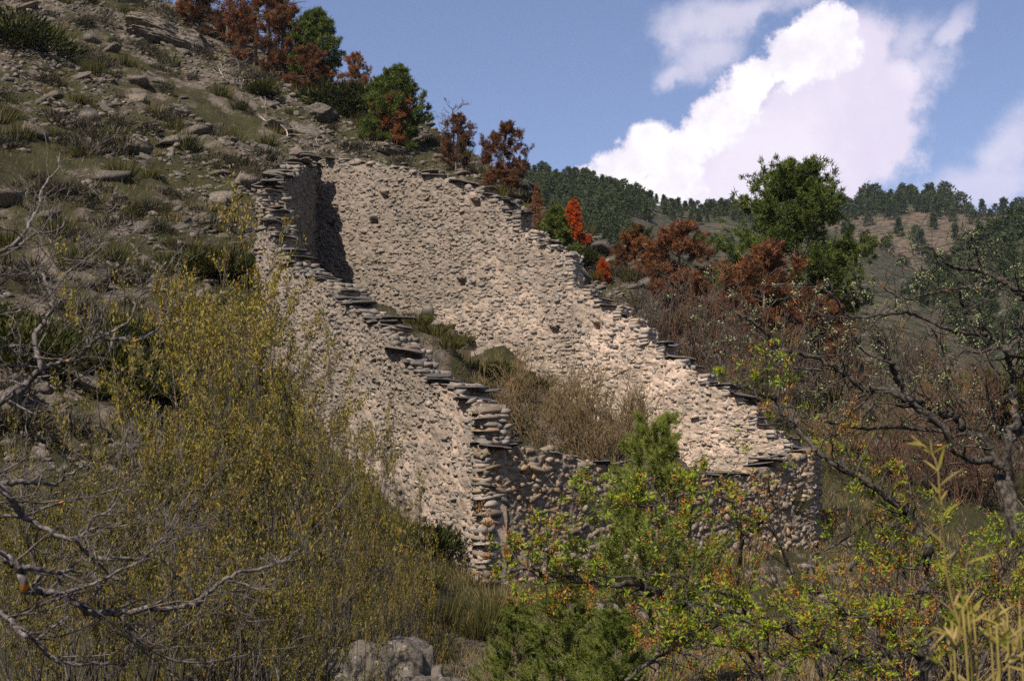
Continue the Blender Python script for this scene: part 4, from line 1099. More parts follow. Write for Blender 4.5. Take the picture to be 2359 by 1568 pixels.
def build_rocks():
    rng = np.random.default_rng(71)
    o = obj('boulder', boulder_mesh(700, 4, 0.45, 'boulder', (1, 1, 1), 0.05), None, (ray(905, 1500)[0] * 20, 20, -2.75), (0.1, 0.3, 0.4), (1.35, 1.0, 1.15))
    tag(o, 'big weathered grey boulder among the willow stems at the bottom edge', 'boulder')
    for i, (x, y, w, h, t, lab) in enumerate([(365, 72, 62, 20, 0.18, 'pale flat-topped slab of the bedrock ledge high on the hill'), (370, 100, 66, 16, 0.2, 'lower pale slab of the ledge split by a dark crack'), (440, 112, 45, 26, 0.25, 'block with a black shadowed overhang at the end of the ledge'),
                                              (405, 258, 28, 12, 0.0, 'lone flat pale boulder in the green grass half way up the hill'), (280, 0, 60, 24, 0.3, 'pale outcrop at the very top of the hill'), (500, 85, 40, 14, 0.4, 'sloping rock rib just below the dead pines'), (905, 355, 46, 16, 0.1, 'pale boulder resting against the top of the tall ruin wall'),
                                              (860, 345, 30, 15, 0.0, 'grey boulder uphill of the wall crest'), (740, 270, 40, 18, 0.4, 'tilted grey slab below the skyline bushes'), (640, 300, 34, 14, 0.3, 'broken rock rib beside the fallen dead branch')]):
        q = place(x, y, 40); k = 1024 / 2358 / F_PX * q[1]
        tag(obj('rock', boulder_mesh(710 + i, 3, 0.3, 'rock', (1, 1, 1), 0.06), None, (q[0], q[1], q[2] + h * k * 0.2), (0.0, t, 0.5 + 0.1 * i), (w * k * 1.25, w * k * 0.9, h * k * 1.35)), lab, 'rock')
    for q in sample_hill(150, rng):
        s = rng.uniform(0.15, 0.5); tag(obj('rock', ROCKM[rng.integers(0, 10)], None, q, (rng.normal() * 0.15, 0.28 + rng.normal() * 0.15, rng.uniform(0, 6)), (s * 1.5, s * 1.1, s * rng.uniform(0.3, 0.6))), f'{size_word(s, .15, .5)} flat pale rock {zone(q)}', 'rock', 'rocks on the hill')
    g = Geo(); N = 28000; y = rng.uniform(33, 112, N); x = y * rng.uniform(-0.37, 0.22, N); z = height(x, y)
    t = (x * 0.80 + y * 0.59); s_ = (x * 0.59 - y * 0.80)
    keep = (y < np.interp(x, _rx, _ry) + 1) & ~in_ruin(x, y, 0.8) & (fbm(t / 3.2, s_ / 9, 3) < 0.08); x, y, z = x[keep], y[keep], z[keep]; n = len(x)
    sz = (0.045 + 0.16 * rng.random(n) ** 2.5)[:, None] * np.array([1.5, 1.2, 0.6]) * rng.uniform(0.7, 1.3, (n, 3))
    R = np.array([np.array(Euler((rng.normal() * 0.2, 0.3 + rng.normal() * 0.2, rng.uniform(0, 6))).to_matrix()) for i in range(n)])
    k = rng.integers(0, 10, n); base = unit(ICO_V[:12]); f0 = [(0, 11, 5), (0, 5, 1), (0, 1, 7), (0, 7, 10), (0, 10, 11), (1, 5, 9), (5, 11, 4), (11, 10, 2), (10, 7, 6), (7, 1, 8), (3, 9, 4), (3, 4, 2), (3, 2, 6), (3, 6, 8), (3, 8, 9), (4, 9, 5), (2, 4, 11), (6, 2, 10), (8, 6, 7), (9, 8, 1)]
    S = np.array([b[:12] for b in BOULD])[k] * sz[:, None]; V = np.einsum('nij,nvj->nvi', R, S) + np.stack([x, y, z], 1)[:, None]
    F = (np.array(f0)[None] + (np.arange(n) * 12)[:, None, None]).reshape(-1, 3); g.add(V.reshape(-1, 3), F, np.repeat(rng.random(n), 12))
    tag(obj('scree', g.mesh('scree', M['rock'])), 'loose pale scree strewn in streaks down the hillside', None, None, 'stuff')


build_rocks()


def build_dead_wood():
    for i, (line, r, lab) in enumerate([([(598, 268), (615, 280), (650, 290), (662, 310), (655, 340), (690, 370), (725, 372)], 0.05, 'bleached fallen dead branch on the slope above the ruin corner'),
                                        ([(500, 158), (525, 140), (545, 137), (550, 165), (540, 190), (560, 225)], 0.07, 'dark twisted dead stump with pale roots below the skyline'),
                                        ([(505, 160), (520, 190), (545, 220), (570, 240)], 0.03, 'pale dead roots trailing from the twisted stump'), ([(640, 345), (690, 360), (740, 360), (800, 350)], 0.03, 'grey brushwood lying along the top of the ruin')]):
        rng = np.random.default_rng(800 + i); g = Geo(); pts = []
        for j, (x, y) in enumerate(line):
            q = place(x, y, 40); q[2] += 0.15 + 0.12 * math.sin(j * 2.0); pts.append(q)
        pts = np.array(pts); pts[:, 1] = np.linspace(pts[0, 1], pts[-1, 1], len(pts)) ; pts[:, 2] = [ray(*l)[1] * y for l, y in zip(line, pts[:, 1])]; pts[:, 0] = [ray(*l)[0] * y for l, y in zip(line, pts[:, 1])]
        c = smooth_line(pts, 4); o0 = c[0].copy(); c = c - o0; tube(g, c, np.linspace(r, r * 0.4, len(c)), 6)
        for k in range(18):
            f = rng.integers(1, len(c)); grow(rng, g, c[f], rng.normal(size=3) * 0.7 + np.array([0.4, 0, 0.25]), rng.uniform(0.5, 1.4), r * 0.35, 1, (2, 4), 0.5, 0.25, 0.0, 0.7, 4, rmin=0.012)
        tag(obj('dead_branch', g.mesh('dead_branch', M['dead_wood' if i != 1 else 'bark_dark']), None, o0), lab, 'dead branch')


build_dead_wood()


# ------------------------------------------------------------------ willows with yellow catkins
def willow_meshes(seed, H=4.5, stems=8, leaf_n=6, levs=3, out=0.38, dens=1.0):
    rng = np.random.default_rng(seed); tips = []; g = Geo()
    for i in range(stems):
        a = rng.uniform(0, 6.28); o = out * rng.random() ** 0.7
        grow(rng, g, (0.2 * math.cos(a), 0.2 * math.sin(a), -0.1), (math.cos(a) * o, math.sin(a) * o, 1), H * rng.uniform(0.7, 1.0), 0.024, levs, (2, 4), 0.48, 0.10, 0.06, 0.5, 5, tips, 0.3, 0.0, 5, 0.0045)
    c = np.array([t[0] for t in tips]); ax = np.array([t[1] for t in tips]); m = len(c); l = Geo()
    sel = (rng.random(m // 5 + 2) < dens * 0.62)[np.arange(m) // 5]; c, ax = c[sel], ax[sel]; m = len(c)
    P = np.repeat(c, leaf_n, 0) + rng.normal(size=(m * leaf_n, 3)) * np.array([0.025, 0.025, 0.05]); d = unit(np.repeat(ax, leaf_n, 0)) * 0.4 + rng.normal(size=(m * leaf_n, 3)) * 0.35 + np.array([0, 0, 1]) * rng.choice([-0.9, 0.7], (m * leaf_n, 1))
    blades(l, P, d, rng.uniform(0.05, 0.10, m * leaf_n), 0.026, rng, np.clip(np.repeat(rng.normal(0.5, 0.2, m), leaf_n) + rng.normal(size=m * leaf_n) * 0.2, 0, 1), True)
    return g.mesh('stems', M['bark_willow']), l.mesh('catkins', M['catkin']), float(np.percentile(c[:, 2], 92))


def build_willows():
    V = [willow_meshes(900, 4.5, 8), willow_meshes(901, 4.5, 9), willow_meshes(902, 4.5, 7, 3), willow_meshes(903, 3.0, 11, 3, 3, 0.5), willow_meshes(904, 4.5, 6, 2, 3, 0.3, 0.4)]
    L = [(470, 612, 30, 0, 'tallest yellow willow, left of the ruin'), (365, 700, 27, 1, 'yellow willow whose top meets the bare branches on the left'), (560, 640, 33, 0, 'yellow willow against the ruin\'s left corner'),
         (635, 770, 31, 4, 'thin willow with bare tips in front of the sunlit wall'), (715, 820, 29, 4, 'sparse willow reaching highest across the sunlit wall'), (760, 985, 27, 4, 'willow in front of the middle of the sunlit wall'),
         (825, 1105, 26, 2, 'willow in front of the lower part of the sunlit wall'), (570, 880, 24, 0, 'dense golden willow in the middle of the thicket'), (660, 950, 23, 1, 'golden willow with dark upright stems left of the wall foot'),
         (455, 940, 22, 0, 'yellow-green willow behind the bare branch ends'), (330, 1000, 21, 1, 'olive willow seen through the bare grey branches'), (745, 1120, 22, 2, 'leaning brown-stemmed willow below the wall'),
         (860, 1200, 23, 3, 'low rusty willow at the foot of the sunlit wall'), (610, 1190, 19, 3, 'low willow with many grey stems at the bottom'), (425, 1240, 18, 3, 'low olive willow at the bottom left'), (250, 1170, 20, 1, 'olive willow behind the lichen-covered branch'),
         (960, 1275, 26, 3, 'small willow beside the ruin corner'), (110, 1240, 18, 3, 'low willow at the bottom left corner behind the dark branches'), (720, 1290, 17.5, 2, 'leaning willow in front of the grey boulder'), (860, 1300, 18, 2, 'thin willow stems slanting over the grey boulder'), (520, 1330, 17, 3, 'lowest willow in the thicket at the bottom edge'),
         (690, 850, 30, 0, 'golden willow overlapping the left third of the sunlit wall'), (790, 985, 28, 1, 'rounded willow at the middle of the wall foot'), (875, 1085, 27, 1, 'brownish willow below the stepped slates of the sunlit wall'), (940, 1170, 27, 2, 'thin willow just left of the ruin corner'),
         (200, 1300, 17.5, 0, 'low willow under the thick lichen-spotted limb'), (330, 1330, 17, 1, 'low willow below the forked bare limb'), (560, 1280, 18, 0, 'low willow between two grey-stemmed neighbours at the bottom'), (660, 1360, 17, 1, 'lowest willow touching the boulder from the left'), (800, 1230, 20, 0, 'yellow willow above the boulder'),
         (480, 1130, 20, 1, 'yellow willow crossed by the tip of the long bare limb'), (150, 1080, 21, 0, 'yellow willow behind the highest lichen patch'), (920, 1330, 21, 3, 'low willow right above the boulder crest'), (60, 1150, 19, 1, 'willow at the left edge beneath the dark juniper')]
    for i, (x, yt, d, k, lab) in enumerate(L):
        a, b = ray(x, yt); p = np.array([a * d, d, float(height(a * d, d))]); H = b * d - p[2]; s = H / V[k][2]; wf = 0.66 if (k in (2, 4) or x > 780) else 1.0
        t = thing('willow_shrub', lab, 'shrub', p, 'yellow catkin willows', i * 2.1, (min(s, 1.2) * wf, min(s, 1.2) * wf, s))
        obj('stems', V[k][0], t); obj('catkins', V[k][1], t, mat=M['catkin_shaded'] if d <= 23 else None)['kind'] = 'stuff'  # nearer willows get the catkins darkened to stand in for undergrowth shade


build_willows()


# ------------------------------------------------------------------ young pines in front of the ruin
def young_pine_meshes(seed, H=3.6, R=1.6):
    rng = np.random.default_rng(seed); w = Geo(); n = Geo(); tp = np.array([[0.03 * math.sin(4 * t), 0.02 * math.cos(5 * t), H * t] for t in np.linspace(0, 1, 12)]); tube(w, tp, np.linspace(0.036, 0.006, 12), 7); C_, A_ = [], []

    def shoot(pts, lo):
        q = smooth_line(pts, 9); k0 = int(len(q) * lo)
        for i in range(k0, len(q)): C_.append(q[i]); A_.append(unit(q[min(i + 1, len(q) - 1)] - q[i - 1]))
    shoot(tp[8:], 0.0); z = 0.13
    while z < 0.97:
        for b in range(rng.integers(4, 7)):
            az = rng.uniform(0, 6.28); L = R * (1 - z) ** 0.8 * rng.uniform(0.7, 1.1) + 0.12; el = 0.45 + 0.45 * z + rng.normal() * 0.1
            p, r, d = branch(rng, (0, 0, z * H), (math.cos(az) * math.cos(el), math.sin(az) * math.cos(el), math.sin(el)), L, 0.014 * (1.1 - z), 6, 0.07, 0.05); tube(w, p, r, 4); shoot(p, 0.45)
            for k in range(int(4 + 7 * L)):
                f = rng.uniform(0.3, 0.98) * 5; a = int(f); o = p[a] + (p[a + 1] - p[a]) * (f - a); dd = unit(unit(p[a + 1] - p[a]) + rng.normal(size=3) * 0.5 + np.array([0, 0, 0.25]))
                q, r2, _ = branch(rng, o, dd, L * rng.uniform(0.15, 0.38), 0.004, 3, 0.1, 0.12); tube(w, q, r2, 3); shoot(q, 0.3)
        z += 0.06
    C_ = np.array(C_); A_ = np.array(A_); k = 5; m = len(C_)
    blades(n, np.repeat(C_, k, 0), np.repeat(A_, k, 0) * 0.75 + rng.normal(size=(m * k, 3)) * 0.42, rng.uniform(0.06, 0.105, m * k), 0.0095, rng, np.clip(rng.normal(0.55, 0.22, m * k), 0, 1))
    return w.mesh('trunk', M['bark_pine']), n.mesh('crown', M['needle_young'])


def build_young_pines():
    m1 = young_pine_meshes(950)
    for x, yt, d, wf, r, lab in [(1505, 948, 24, 1.0, 0.3, 'slender young pine with bright green shoots in front of the ruin\'s end wall'), (1300, 1330, 21, 1.15, 1.7, 'bushy young pine with long soft needles below the end wall'), (1190, 1375, 22.5, 0.8, 2.9, 'small young pine nearest the ruin\'s front corner'), (1420, 1400, 19, 1.0, 4.1, 'low young pine under the blossoming branch at the bottom')]:
        a, b = ray(x, yt); p = np.array([a * d, d, float(height(a * d, d))]); s = (b * d - p[2]) / 3.6
        put_tree('young_pine', lab, 'tree', m1, p, (max(s, 0.72) * wf, max(s, 0.72) * wf, s), r, 'young pines before the ruin')


build_young_pines()


# ------------------------------------------------------------------ foreground trees drawn limb by limb
def limb_tree(name, label, cat, limbs, depth, trunk_base, r_first, seed, mat, twig, leaf=None, maxtwig=None):
    """limbs: photo polylines with start radius (m) and depth; twigs grow from them"""
    rng = np.random.default_rng(seed); gt = Geo(); gl = []; tips = []; base = np.array(trunk_base)
    t = thing(name, label, cat, base)
    for li, (line, r0, dd, dslope, ntw, tl) in enumerate(limbs):
        n = len(line); dep = depth + dd + dslope * np.linspace(0, 1, n) + np.cumsum(rng.normal(size=n)) * 0.06
        P = np.array([[ray(*q)[0] * y, y, ray(*q)[1] * y] for q, y in zip(line, dep)]) - base
        r0 = r0 * twig.get('thick', 1.0); ntw = ntw * twig.get('many', 1.0); c = smooth_line(P, 5); c = c + rng.normal(size=c.shape) * r0 * 0.25; rad = np.linspace(r0, max(r0 * 0.3, 0.0025), len(c)); g = Geo(); tube(g, c, rad, 7)
        obj('limb', g.mesh('limb', M[mat]), t); L = np.linalg.norm(np.diff(c, axis=0), axis=1).sum()
        for k in range(int(ntw)):
            i = rng.integers(1, len(c) - 1); tg = unit(c[i + 1] - c[i - 1]); d = unit(tg * rng.uniform(0.1, 1.0) + rng.normal(size=3) * np.array([0.8, 0.9, 0.7]) + np.array(twig['bias']))
            grow(rng, gt, c[i], d, tl * rng.uniform(0.4, 1.2), max(rad[i] * 0.4, 0.0022), twig['lev'], twig['kids'], 0.6, twig['wig'], twig['up'], twig['ang'], 4, tips, 0.3, 0.0, 5, twig['rmin'])
        if twig.get('on_limb'):
            for i in range(1, len(c)): tips.append((c[i], c[i] - c[i - 1], 0))
    obj('twigs', gt.mesh('twigs', M[twig.get('mat', mat)]), t)
    return t, tips, rng


def z4(p): return [(x * .4, 313.6 + y * .4) for x, y in p]
def z5(p): return [(x * .32, 1066 + y * .32) for x, y in p]
def z6(p): return [(1693 + x * .3599, 501.7 + y * .3599) for x, y in p]
def z7(p): return [(1693 + x * .3599, 1003.4 + y * .3599) for x, y in p]
def zq(p): return [(1003.4 + x * .3999, 940.6 + y * .3999) for x, y in p]


def build_bare_tree():
    limbs = [(z4([(-160, 1640), (0, 1525), (110, 1470), (160, 1410), (235, 1330), (205, 1230), (210, 1120), (270, 1060), (300, 985), (290, 910), (255, 830), (225, 750)]), 0.022, 0, 0.4, 16, 0.5),
             (z4([(290, 910), (330, 860), (400, 775), (520, 690), (605, 610)]), 0.009, 0.35, 0.2, 6, 0.3), (z4([(235, 1330), (330, 1310), (430, 1280), (520, 1200), (560, 1160), (650, 1125), (740, 1060), (775, 985), (780, 930), (875, 885)]), 0.013, 0.1, 0.4, 12, 0.4),
             (z4([(560, 1180), (700, 1165), (740, 1180), (830, 1160), (915, 1100), (935, 1040), (1000, 1000)]), 0.008, 0.3, 0.2, 8, 0.3), (z4([(660, 1150), (600, 1290), (520, 1360), (400, 1420), (300, 1440)]), 0.008, 0.3, 0.0, 7, 0.35),
             (z4([(-120, 1240), (0, 1220), (110, 1210), (190, 1270), (280, 1280), (380, 1290)]), 0.010, -0.2, 0.3, 9, 0.4), (z4([(-150, 800), (0, 670), (100, 600), (180, 480), (220, 400), (265, 260), (330, 200), (345, 100)]), 0.014, 0.1, 0.4, 14, 0.4),
             (z4([(110, 630), (190, 570), (340, 535), (390, 450)]), 0.007, 0.3, 0.1, 6, 0.3), (z4([(-100, 830), (0, 800), (150, 790), (300, 700)]), 0.008, -0.3, 0.3, 8, 0.4), (z4([(-80, 1040), (0, 1030), (120, 1000), (270, 900), (300, 760)]), 0.008, -0.2, 0.2, 8, 0.4),
             (z5([(-300, 600), (0, 670), (70, 700), (150, 790), (190, 910), (300, 930), (430, 950), (560, 1020), (660, 1070), (820, 1080), (1000, 1060), (1200, 1055), (1340, 1030), (1450, 970), (1580, 870), (1700, 790), (1960, 740), (2150, 640)]), 0.026, -0.6, 0.5, 34, 0.5),
             (z5([(130, 740), (230, 760), (390, 790), (500, 775), (640, 800)]), 0.016, -0.6, 0.2, 7, 0.35), (z5([(390, 790), (430, 870), (430, 940)]), 0.010, -0.55, 0, 2, 0.2), (z5([(-200, 160), (0, 150), (130, 140), (250, 140), (380, 160), (480, 90), (660, 0)]), 0.018, -0.3, 0.3, 10, 0.4),
             (z5([(-250, 60), (0, 170), (80, 260), (150, 370), (260, 430), (380, 510), (550, 560), (620, 640), (760, 770), (900, 880)]), 0.020, -0.4, 0.3, 16, 0.45), (z5([(540, 560), (620, 500), (690, 470), (850, 460), (1000, 420)]), 0.009, -0.2, 0.2, 8, 0.35),
             (z5([(620, 500), (660, 400), (790, 340), (860, 230), (930, 100)]), 0.009, -0.2, 0.2, 8, 0.35), (z5([(700, 680), (770, 695), (900, 690), (1010, 690), (1130, 580), (1230, 450), (1320, 260)]), 0.012, -0.3, 0.3, 12, 0.4), (z5([(480, 930), (620, 890), (760, 830), (900, 760), (1040, 690)]), 0.011, -0.5, 0.2, 8, 0.35),
             (z5([(-200, 900), (0, 1070), (60, 1120), (150, 1220), (260, 1280), (350, 1390), (450, 1430), (600, 1450), (800, 1430)]), 0.020, -0.2, 0.3, 16, 0.45), (z5([(880, 1110), (930, 1200), (1040, 1310), (1200, 1400), (1400, 1440), (1600, 1420), (1700, 1360)]), 0.009, -0.2, 0.2, 12, 0.4), (z5([(260, 1280), (380, 1180), (520, 1090)]), 0.009, -0.1, 0.1, 4, 0.3),
             (z5([(1130, 580), (1200, 570), (1330, 520), (1450, 470)]), 0.006, 0, 0.1, 5, 0.25), (z5([(1640, 850), (1750, 870), (1850, 905), (1990, 900)]), 0.006, -0.1, 0.1, 5, 0.25), (z5([(-100, 420), (0, 390), (200, 370), (420, 290), (620, 250), (860, 180)]), 0.011, 0.1, 0.3, 12, 0.4)]
    tb = (-3.5, 7.6, float(height(-3.5, 7.6)) - 0.2)
    t, tips, rng = limb_tree('bare_tree', 'bare grey tree with orange lichen reaching in from the left edge', 'tree', limbs, 7.6, tb, 0.03, 1001, 'bark_grey', dict(lev=2, kids=(1, 3), wig=0.2, up=0.07, ang=0.65, rmin=0.002, bias=(0.3, 0, 0.3), thick=0.95, many=0.85, mat='bark_twig'))
    g = Geo(); tube(g, np.array([[0, 0, 0], [0.05, 0, 1.2], [0.1, 0.0, 2.2], [0.15, 0, 3.4], [0.3, 0, 4.6]]), [0.11, 0.10, 0.08, 0.06, 0.04], 10)
    for l in limbs:                                             # carry the limbs that leave the picture back to the trunk
        if l[0][0][0] < 0:
            y = 7.6 + l[2]; q = np.array([ray(*l[0][0])[0] * y, y, ray(*l[0][0])[1] * y]) - np.array(tb); z0 = np.clip(q[2] - 0.5, 0.3, 4.4)
            tube(g, smooth_line(np.array([[0.05 + z0 * 0.05, 0, z0], (q + np.array([0, 0, z0])) * 0.5 + np.array([-0.05, 0, q[2] * 0.0]), q]), 4), np.linspace(l[1] * 1.7, l[1], 9), 7)
    obj('trunk', g.mesh('trunk', M['bark_grey']), t)


build_bare_tree()


def add_buds(t, tips, rng, n_keep, R=0.008):
    """rounded swelling buds in small clusters"""
    octV = np.array([(1, 0, 0), (-1, 0, 0), (0, 1, 0), (0, -1, 0), (0, 0, 1), (0, 0, -1)], float); octF = np.array([(0, 2, 4), (2, 1, 4), (1, 3, 4), (3, 0, 4), (2, 0, 5), (1, 2, 5), (3, 1, 5), (0, 3, 5)])
    idx = rng.choice(len(tips), min(n_keep, len(tips)), replace=False); g = Geo(); k = 6
    c = np.array([tips[i][0] for i in idx]); P = np.repeat(c, k, 0) + rng.normal(size=(len(c) * k, 3)) * R * 1.5; s = R * rng.uniform(0.5, 1.1, (len(P), 1, 1))
    V = octV[None] * s + P[:, None]; F = (octF[None] + (np.arange(len(P)) * 6)[:, None, None]).reshape(-1, 3); g.add(V.reshape(-1, 3), F, np.repeat(rng.random(len(P)), 6))
    obj('buds', g.mesh('buds', M['bud']), t)


def add_rosettes(t, tips, rng, n_keep, L=0.03, k=9, orange=0.5):
    idx = rng.choice(len(tips), min(n_keep, len(tips)), replace=False); g = Geo(); c = np.array([tips[i][0] for i in idx]); m = len(c)
    f = fbm(c[:, 0] * 1.3 + 7, c[:, 2] * 2.1, 2); isor = rng.random(m) < np.clip(orange + 1.2 * f, 0.08, 0.92)
    P = np.repeat(c, k, 0) + rng.normal(size=(m * k, 3)) * L * 0.35; d = rng.normal(size=(m * k, 3)) + np.array([0, 0, 0.5])
    T = np.where(np.repeat(isor, k), rng.uniform(0.52, 1.0, m * k), rng.uniform(0.0, 0.44, m * k))
    blades(g, P, d, L * np.where(np.repeat(isor, k), 0.62, 1.0) * rng.uniform(0.6, 1.25, m * k), L * np.where(np.repeat(isor, k), 0.22, 0.36), rng, T, True)
    obj('leaves', g.mesh('leaves', M['blossom_leaf']), t)


def build_pear():
    TW = dict(lev=2, kids=(1, 3), wig=0.28, up=0.02, ang=0.85, rmin=0.0026, thick=0.85, bias=(-0.1, 0, 0.2))
    limbs = [(z6([(2100, 760), (1950, 600), (1847, 500), (1760, 440), (1650, 370), (1540, 330), (1430, 320), (1350, 280), (1250, 190), (1170, 190)]), 0.034, 0, -0.3, 16, 0.45), (z6([(1650, 370), (1560, 280), (1540, 200), (1500, 110)]), 0.014, -0.2, -0.1, 6, 0.3),
             (z6([(1640, 400), (1490, 440), (1310, 470), (1190, 500), (1090, 520), (950, 450), (900, 380)]), 0.016, -0.2, -0.3, 14, 0.4), (z6([(1847, 900), (1740, 850), (1690, 800), (1610, 750), (1580, 680), (1500, 650), (1450, 560), (1430, 460)]), 0.034, 0, -0.3, 12, 0.4),
             (z6([(1600, 740), (1480, 740), (1330, 700), (1190, 640), (1100, 610), (920, 620), (740, 635), (680, 570), (600, 470)]), 0.022, -0.2, -0.5, 18, 0.4), (z6([(740, 635), (600, 630), (520, 600), (450, 520)]), 0.009, -0.6, -0.1, 6, 0.3),
             (z6([(1690, 1600), (1570, 1400), (1460, 1350), (1420, 1280), (1320, 1250), (1220, 1190), (1130, 1150), (1050, 1060), (1010, 980), (1000, 930), (940, 860), (900, 760)]), 0.042, -0.1, -0.6, 22, 0.45),
             (z6([(1640, 1568), (1420, 1500), (1340, 1350), (1150, 1200), (1050, 1130), (950, 1090), (820, 1090), (700, 1000), (620, 940), (520, 890), (330, 850), (200, 740), (100, 660), (0, 600)]), 0.036, -0.3, -0.8, 36, 0.45),
             (z6([(1000, 930), (830, 860), (760, 760), (700, 600)]), 0.011, -0.6, -0.1, 9, 0.35), (z6([(1750, 1700), (1740, 1430), (1790, 1300), (1780, 1150), (1770, 1000), (1750, 850), (1847, 740)]), 0.05, 0.1, 0.1, 14, 0.5), (z6([(1847, 1350), (1740, 1430), (1660, 1300), (1640, 1180), (1600, 1080)]), 0.03, 0.2, 0, 10, 0.4),
             (z6([(1340, 1370), (1000, 1340), (810, 1350), (600, 1310), (500, 1270), (450, 1290)]), 0.016, -0.5, -0.3, 18, 0.4), (z6([(1340, 960), (1330, 850), (1300, 780), (1250, 700)]), 0.012, -0.3, 0, 8, 0.3), (z6([(1480, 1250), (1380, 1090), (1340, 960)]), 0.016, -0.3, 0, 8, 0.35),
             (z6([(330, 850), (220, 850), (100, 800), (20, 880)]), 0.008, -1.1, 0, 9, 0.35), (z6([(540, 970), (330, 960), (180, 920), (30, 900)]), 0.009, -1.0, 0, 12, 0.35), (z6([(2000, 1500), (1900, 1200), (1847, 1000), (1800, 760)]), 0.04, 0.3, 0.1, 10, 0.45)]
    tb = (4.1, 11.6, float(height(4.1, 11.6)) - 0.2)
    t, tips, rng = limb_tree('pear_tree', 'gnarled dark pear tree with pale swelling buds at the right edge', 'tree', limbs, 11.6, tb, 0.05, 1101, 'bark_dark', TW)
    add_buds(t, tips, rng, 480, 0.0085)
    g = Geo(); y = 11.6; q = np.array([ray(*z6([(1700, 1640)])[0])[0] * y, y, ray(*z6([(1700, 1640)])[0])[1] * y]) - np.array(tb); tube(g, smooth_line(np.array([[0, 0, 0], [0.05, 0.02, q[2] * 0.5], q]), 4), np.linspace(0.12, 0.06, 9), 10)
    obj('trunk', g.mesh('trunk', M['bark_dark']), t)
    # blossoming tree with green leaves and rusty buds, nearer and lower
    TW2 = dict(lev=2, kids=(1, 3), wig=0.22, up=0.04, ang=0.7, rmin=0.0022, bias=(-0.05, 0, 0.25), on_limb=True)
    limbs2 = [(zq([(2650, 1560), (2300, 1400), (1880, 1230), (1700, 1190), (1520, 1160), (1320, 1090), (1180, 1020), (1050, 1010), (900, 1010), (770, 980), (620, 950), (560, 930), (420, 920)]), 0.034, 0, -0.7, 46, 0.35),
              (zq([(1800, 1100), (1600, 1040), (1450, 980), (1300, 960), (1100, 970), (950, 970), (800, 930)]), 0.014, -0.3, -0.3, 22, 0.3), (zq([(640, 930), (650, 870), (690, 800), (760, 770)]), 0.008, -0.6, 0, 8, 0.22), (zq([(560, 930), (450, 900), (360, 870), (310, 850)]), 0.006, -0.6, 0, 10, 0.2),
              (zq([(1960, 560), (1880, 640), (1780, 720), (1720, 620), (1710, 540), (1660, 460), (1630, 370)]), 0.018, -0.2, 0, 12, 0.3), (zq([(1770, 720), (1750, 860), (1740, 1000), (1720, 1180)]), 0.018, -0.2, 0.1, 8, 0.3), (zq([(1560, 480), (1400, 500), (1380, 540), (1200, 565), (1050, 545), (820, 530), (720, 520)]), 0.010, -0.6, -0.2, 26, 0.22),
              (zq([(1710, 540), (1600, 500), (1560, 480)]), 0.011, -0.5, 0, 4, 0.2), (z7([(1220, 1600), (1180, 1380), (1050, 1300), (940, 1220), (850, 1160), (700, 1170), (520, 1170), (380, 1200), (250, 1240)]), 0.024, -0.4, -0.3, 40, 0.35), (z7([(160, 1600), (190, 1400), (200, 1250), (30, 1180), (-150, 1160)]), 0.02, -0.5, -0.1, 18, 0.35),
              (z7([(160, 1500), (70, 1380), (-80, 1340), (-250, 1370)]), 0.014, -0.5, -0.1, 16, 0.35), (z7([(300, 1600), (420, 1380), (540, 1290), (600, 1200)]), 0.012, -0.6, 0, 14, 0.35), (z7([(1220, 1250), (1210, 900), (1230, 680), (1180, 620), (1100, 500), (1000, 410), (820, 290), (700, 220), (560, 130), (470, 50), (340, -100), (250, -225), (150, -275), (0, -345)]), 0.034, 0.2, -0.3, 40, 0.35),
              (z7([(490, 1060), (490, 810), (500, 760), (660, 690), (880, 540), (960, 600), (1100, 720)]), 0.012, 0.3, 0.2, 14, 0.3), (z7([(1230, 1000), (1120, 1010), (980, 1060), (850, 1100)]), 0.014, -0.3, -0.1, 16, 0.3), (z7([(890, 960), (980, 900), (1070, 840)]), 0.01, 0.2, 0, 6, 0.3), (z7([(790, 1000), (800, 900), (810, 800), (820, 620)]), 0.008, 0.3, 0, 6, 0.25),
              (z7([(1620, 1300), (1500, 1200), (1700, 900), (1847, 700)]), 0.016, 0.3, 0.2, 22, 0.4), (z7([(1560, 1500), (1700, 1250), (1847, 1130)]), 0.014, 0.2, 0.2, 18, 0.4), (z7([(1450, 1100), (1600, 980), (1720, 800), (1700, 640)]), 0.014, 0.3, 0.1, 18, 0.35), (z7([(620, 1568), (700, 1420), (800, 1400), (960, 1430), (1100, 1480)]), 0.012, -0.6, 0, 20, 0.35), (z7([(-700, 1568), (-500, 1420), (-380, 1380), (-200, 1430), (0, 1420)]), 0.012, -0.8, 0.1, 22, 0.35)]
    tb = (2.75, 10.2, float(height(2.75, 10.2)) - 0.2)
    t, tips, rng = limb_tree('blossom_tree', 'fruit tree breaking into green leaf and rusty orange buds before the ruin', 'tree', limbs2, 10.2, tb, 0.05, 1201, 'bark_dark', TW2)
    add_rosettes(t, tips, rng, 5200, 0.031, 8, 0.55)
    g = Geo(); y = 10.3; q0 = z7([(1220, 1300)])[0]; q = np.array([ray(*q0)[0] * y, y, ray(*q0)[1] * y]) - np.array(tb); tube(g, smooth_line(np.array([[0, 0, 0], q * np.array([0.6, 0.5, 0.5]), q]), 4), np.linspace(0.09, 0.045, 9), 9)
    obj('trunk', g.mesh('trunk', M['bark_dark']), t)


build_pear()


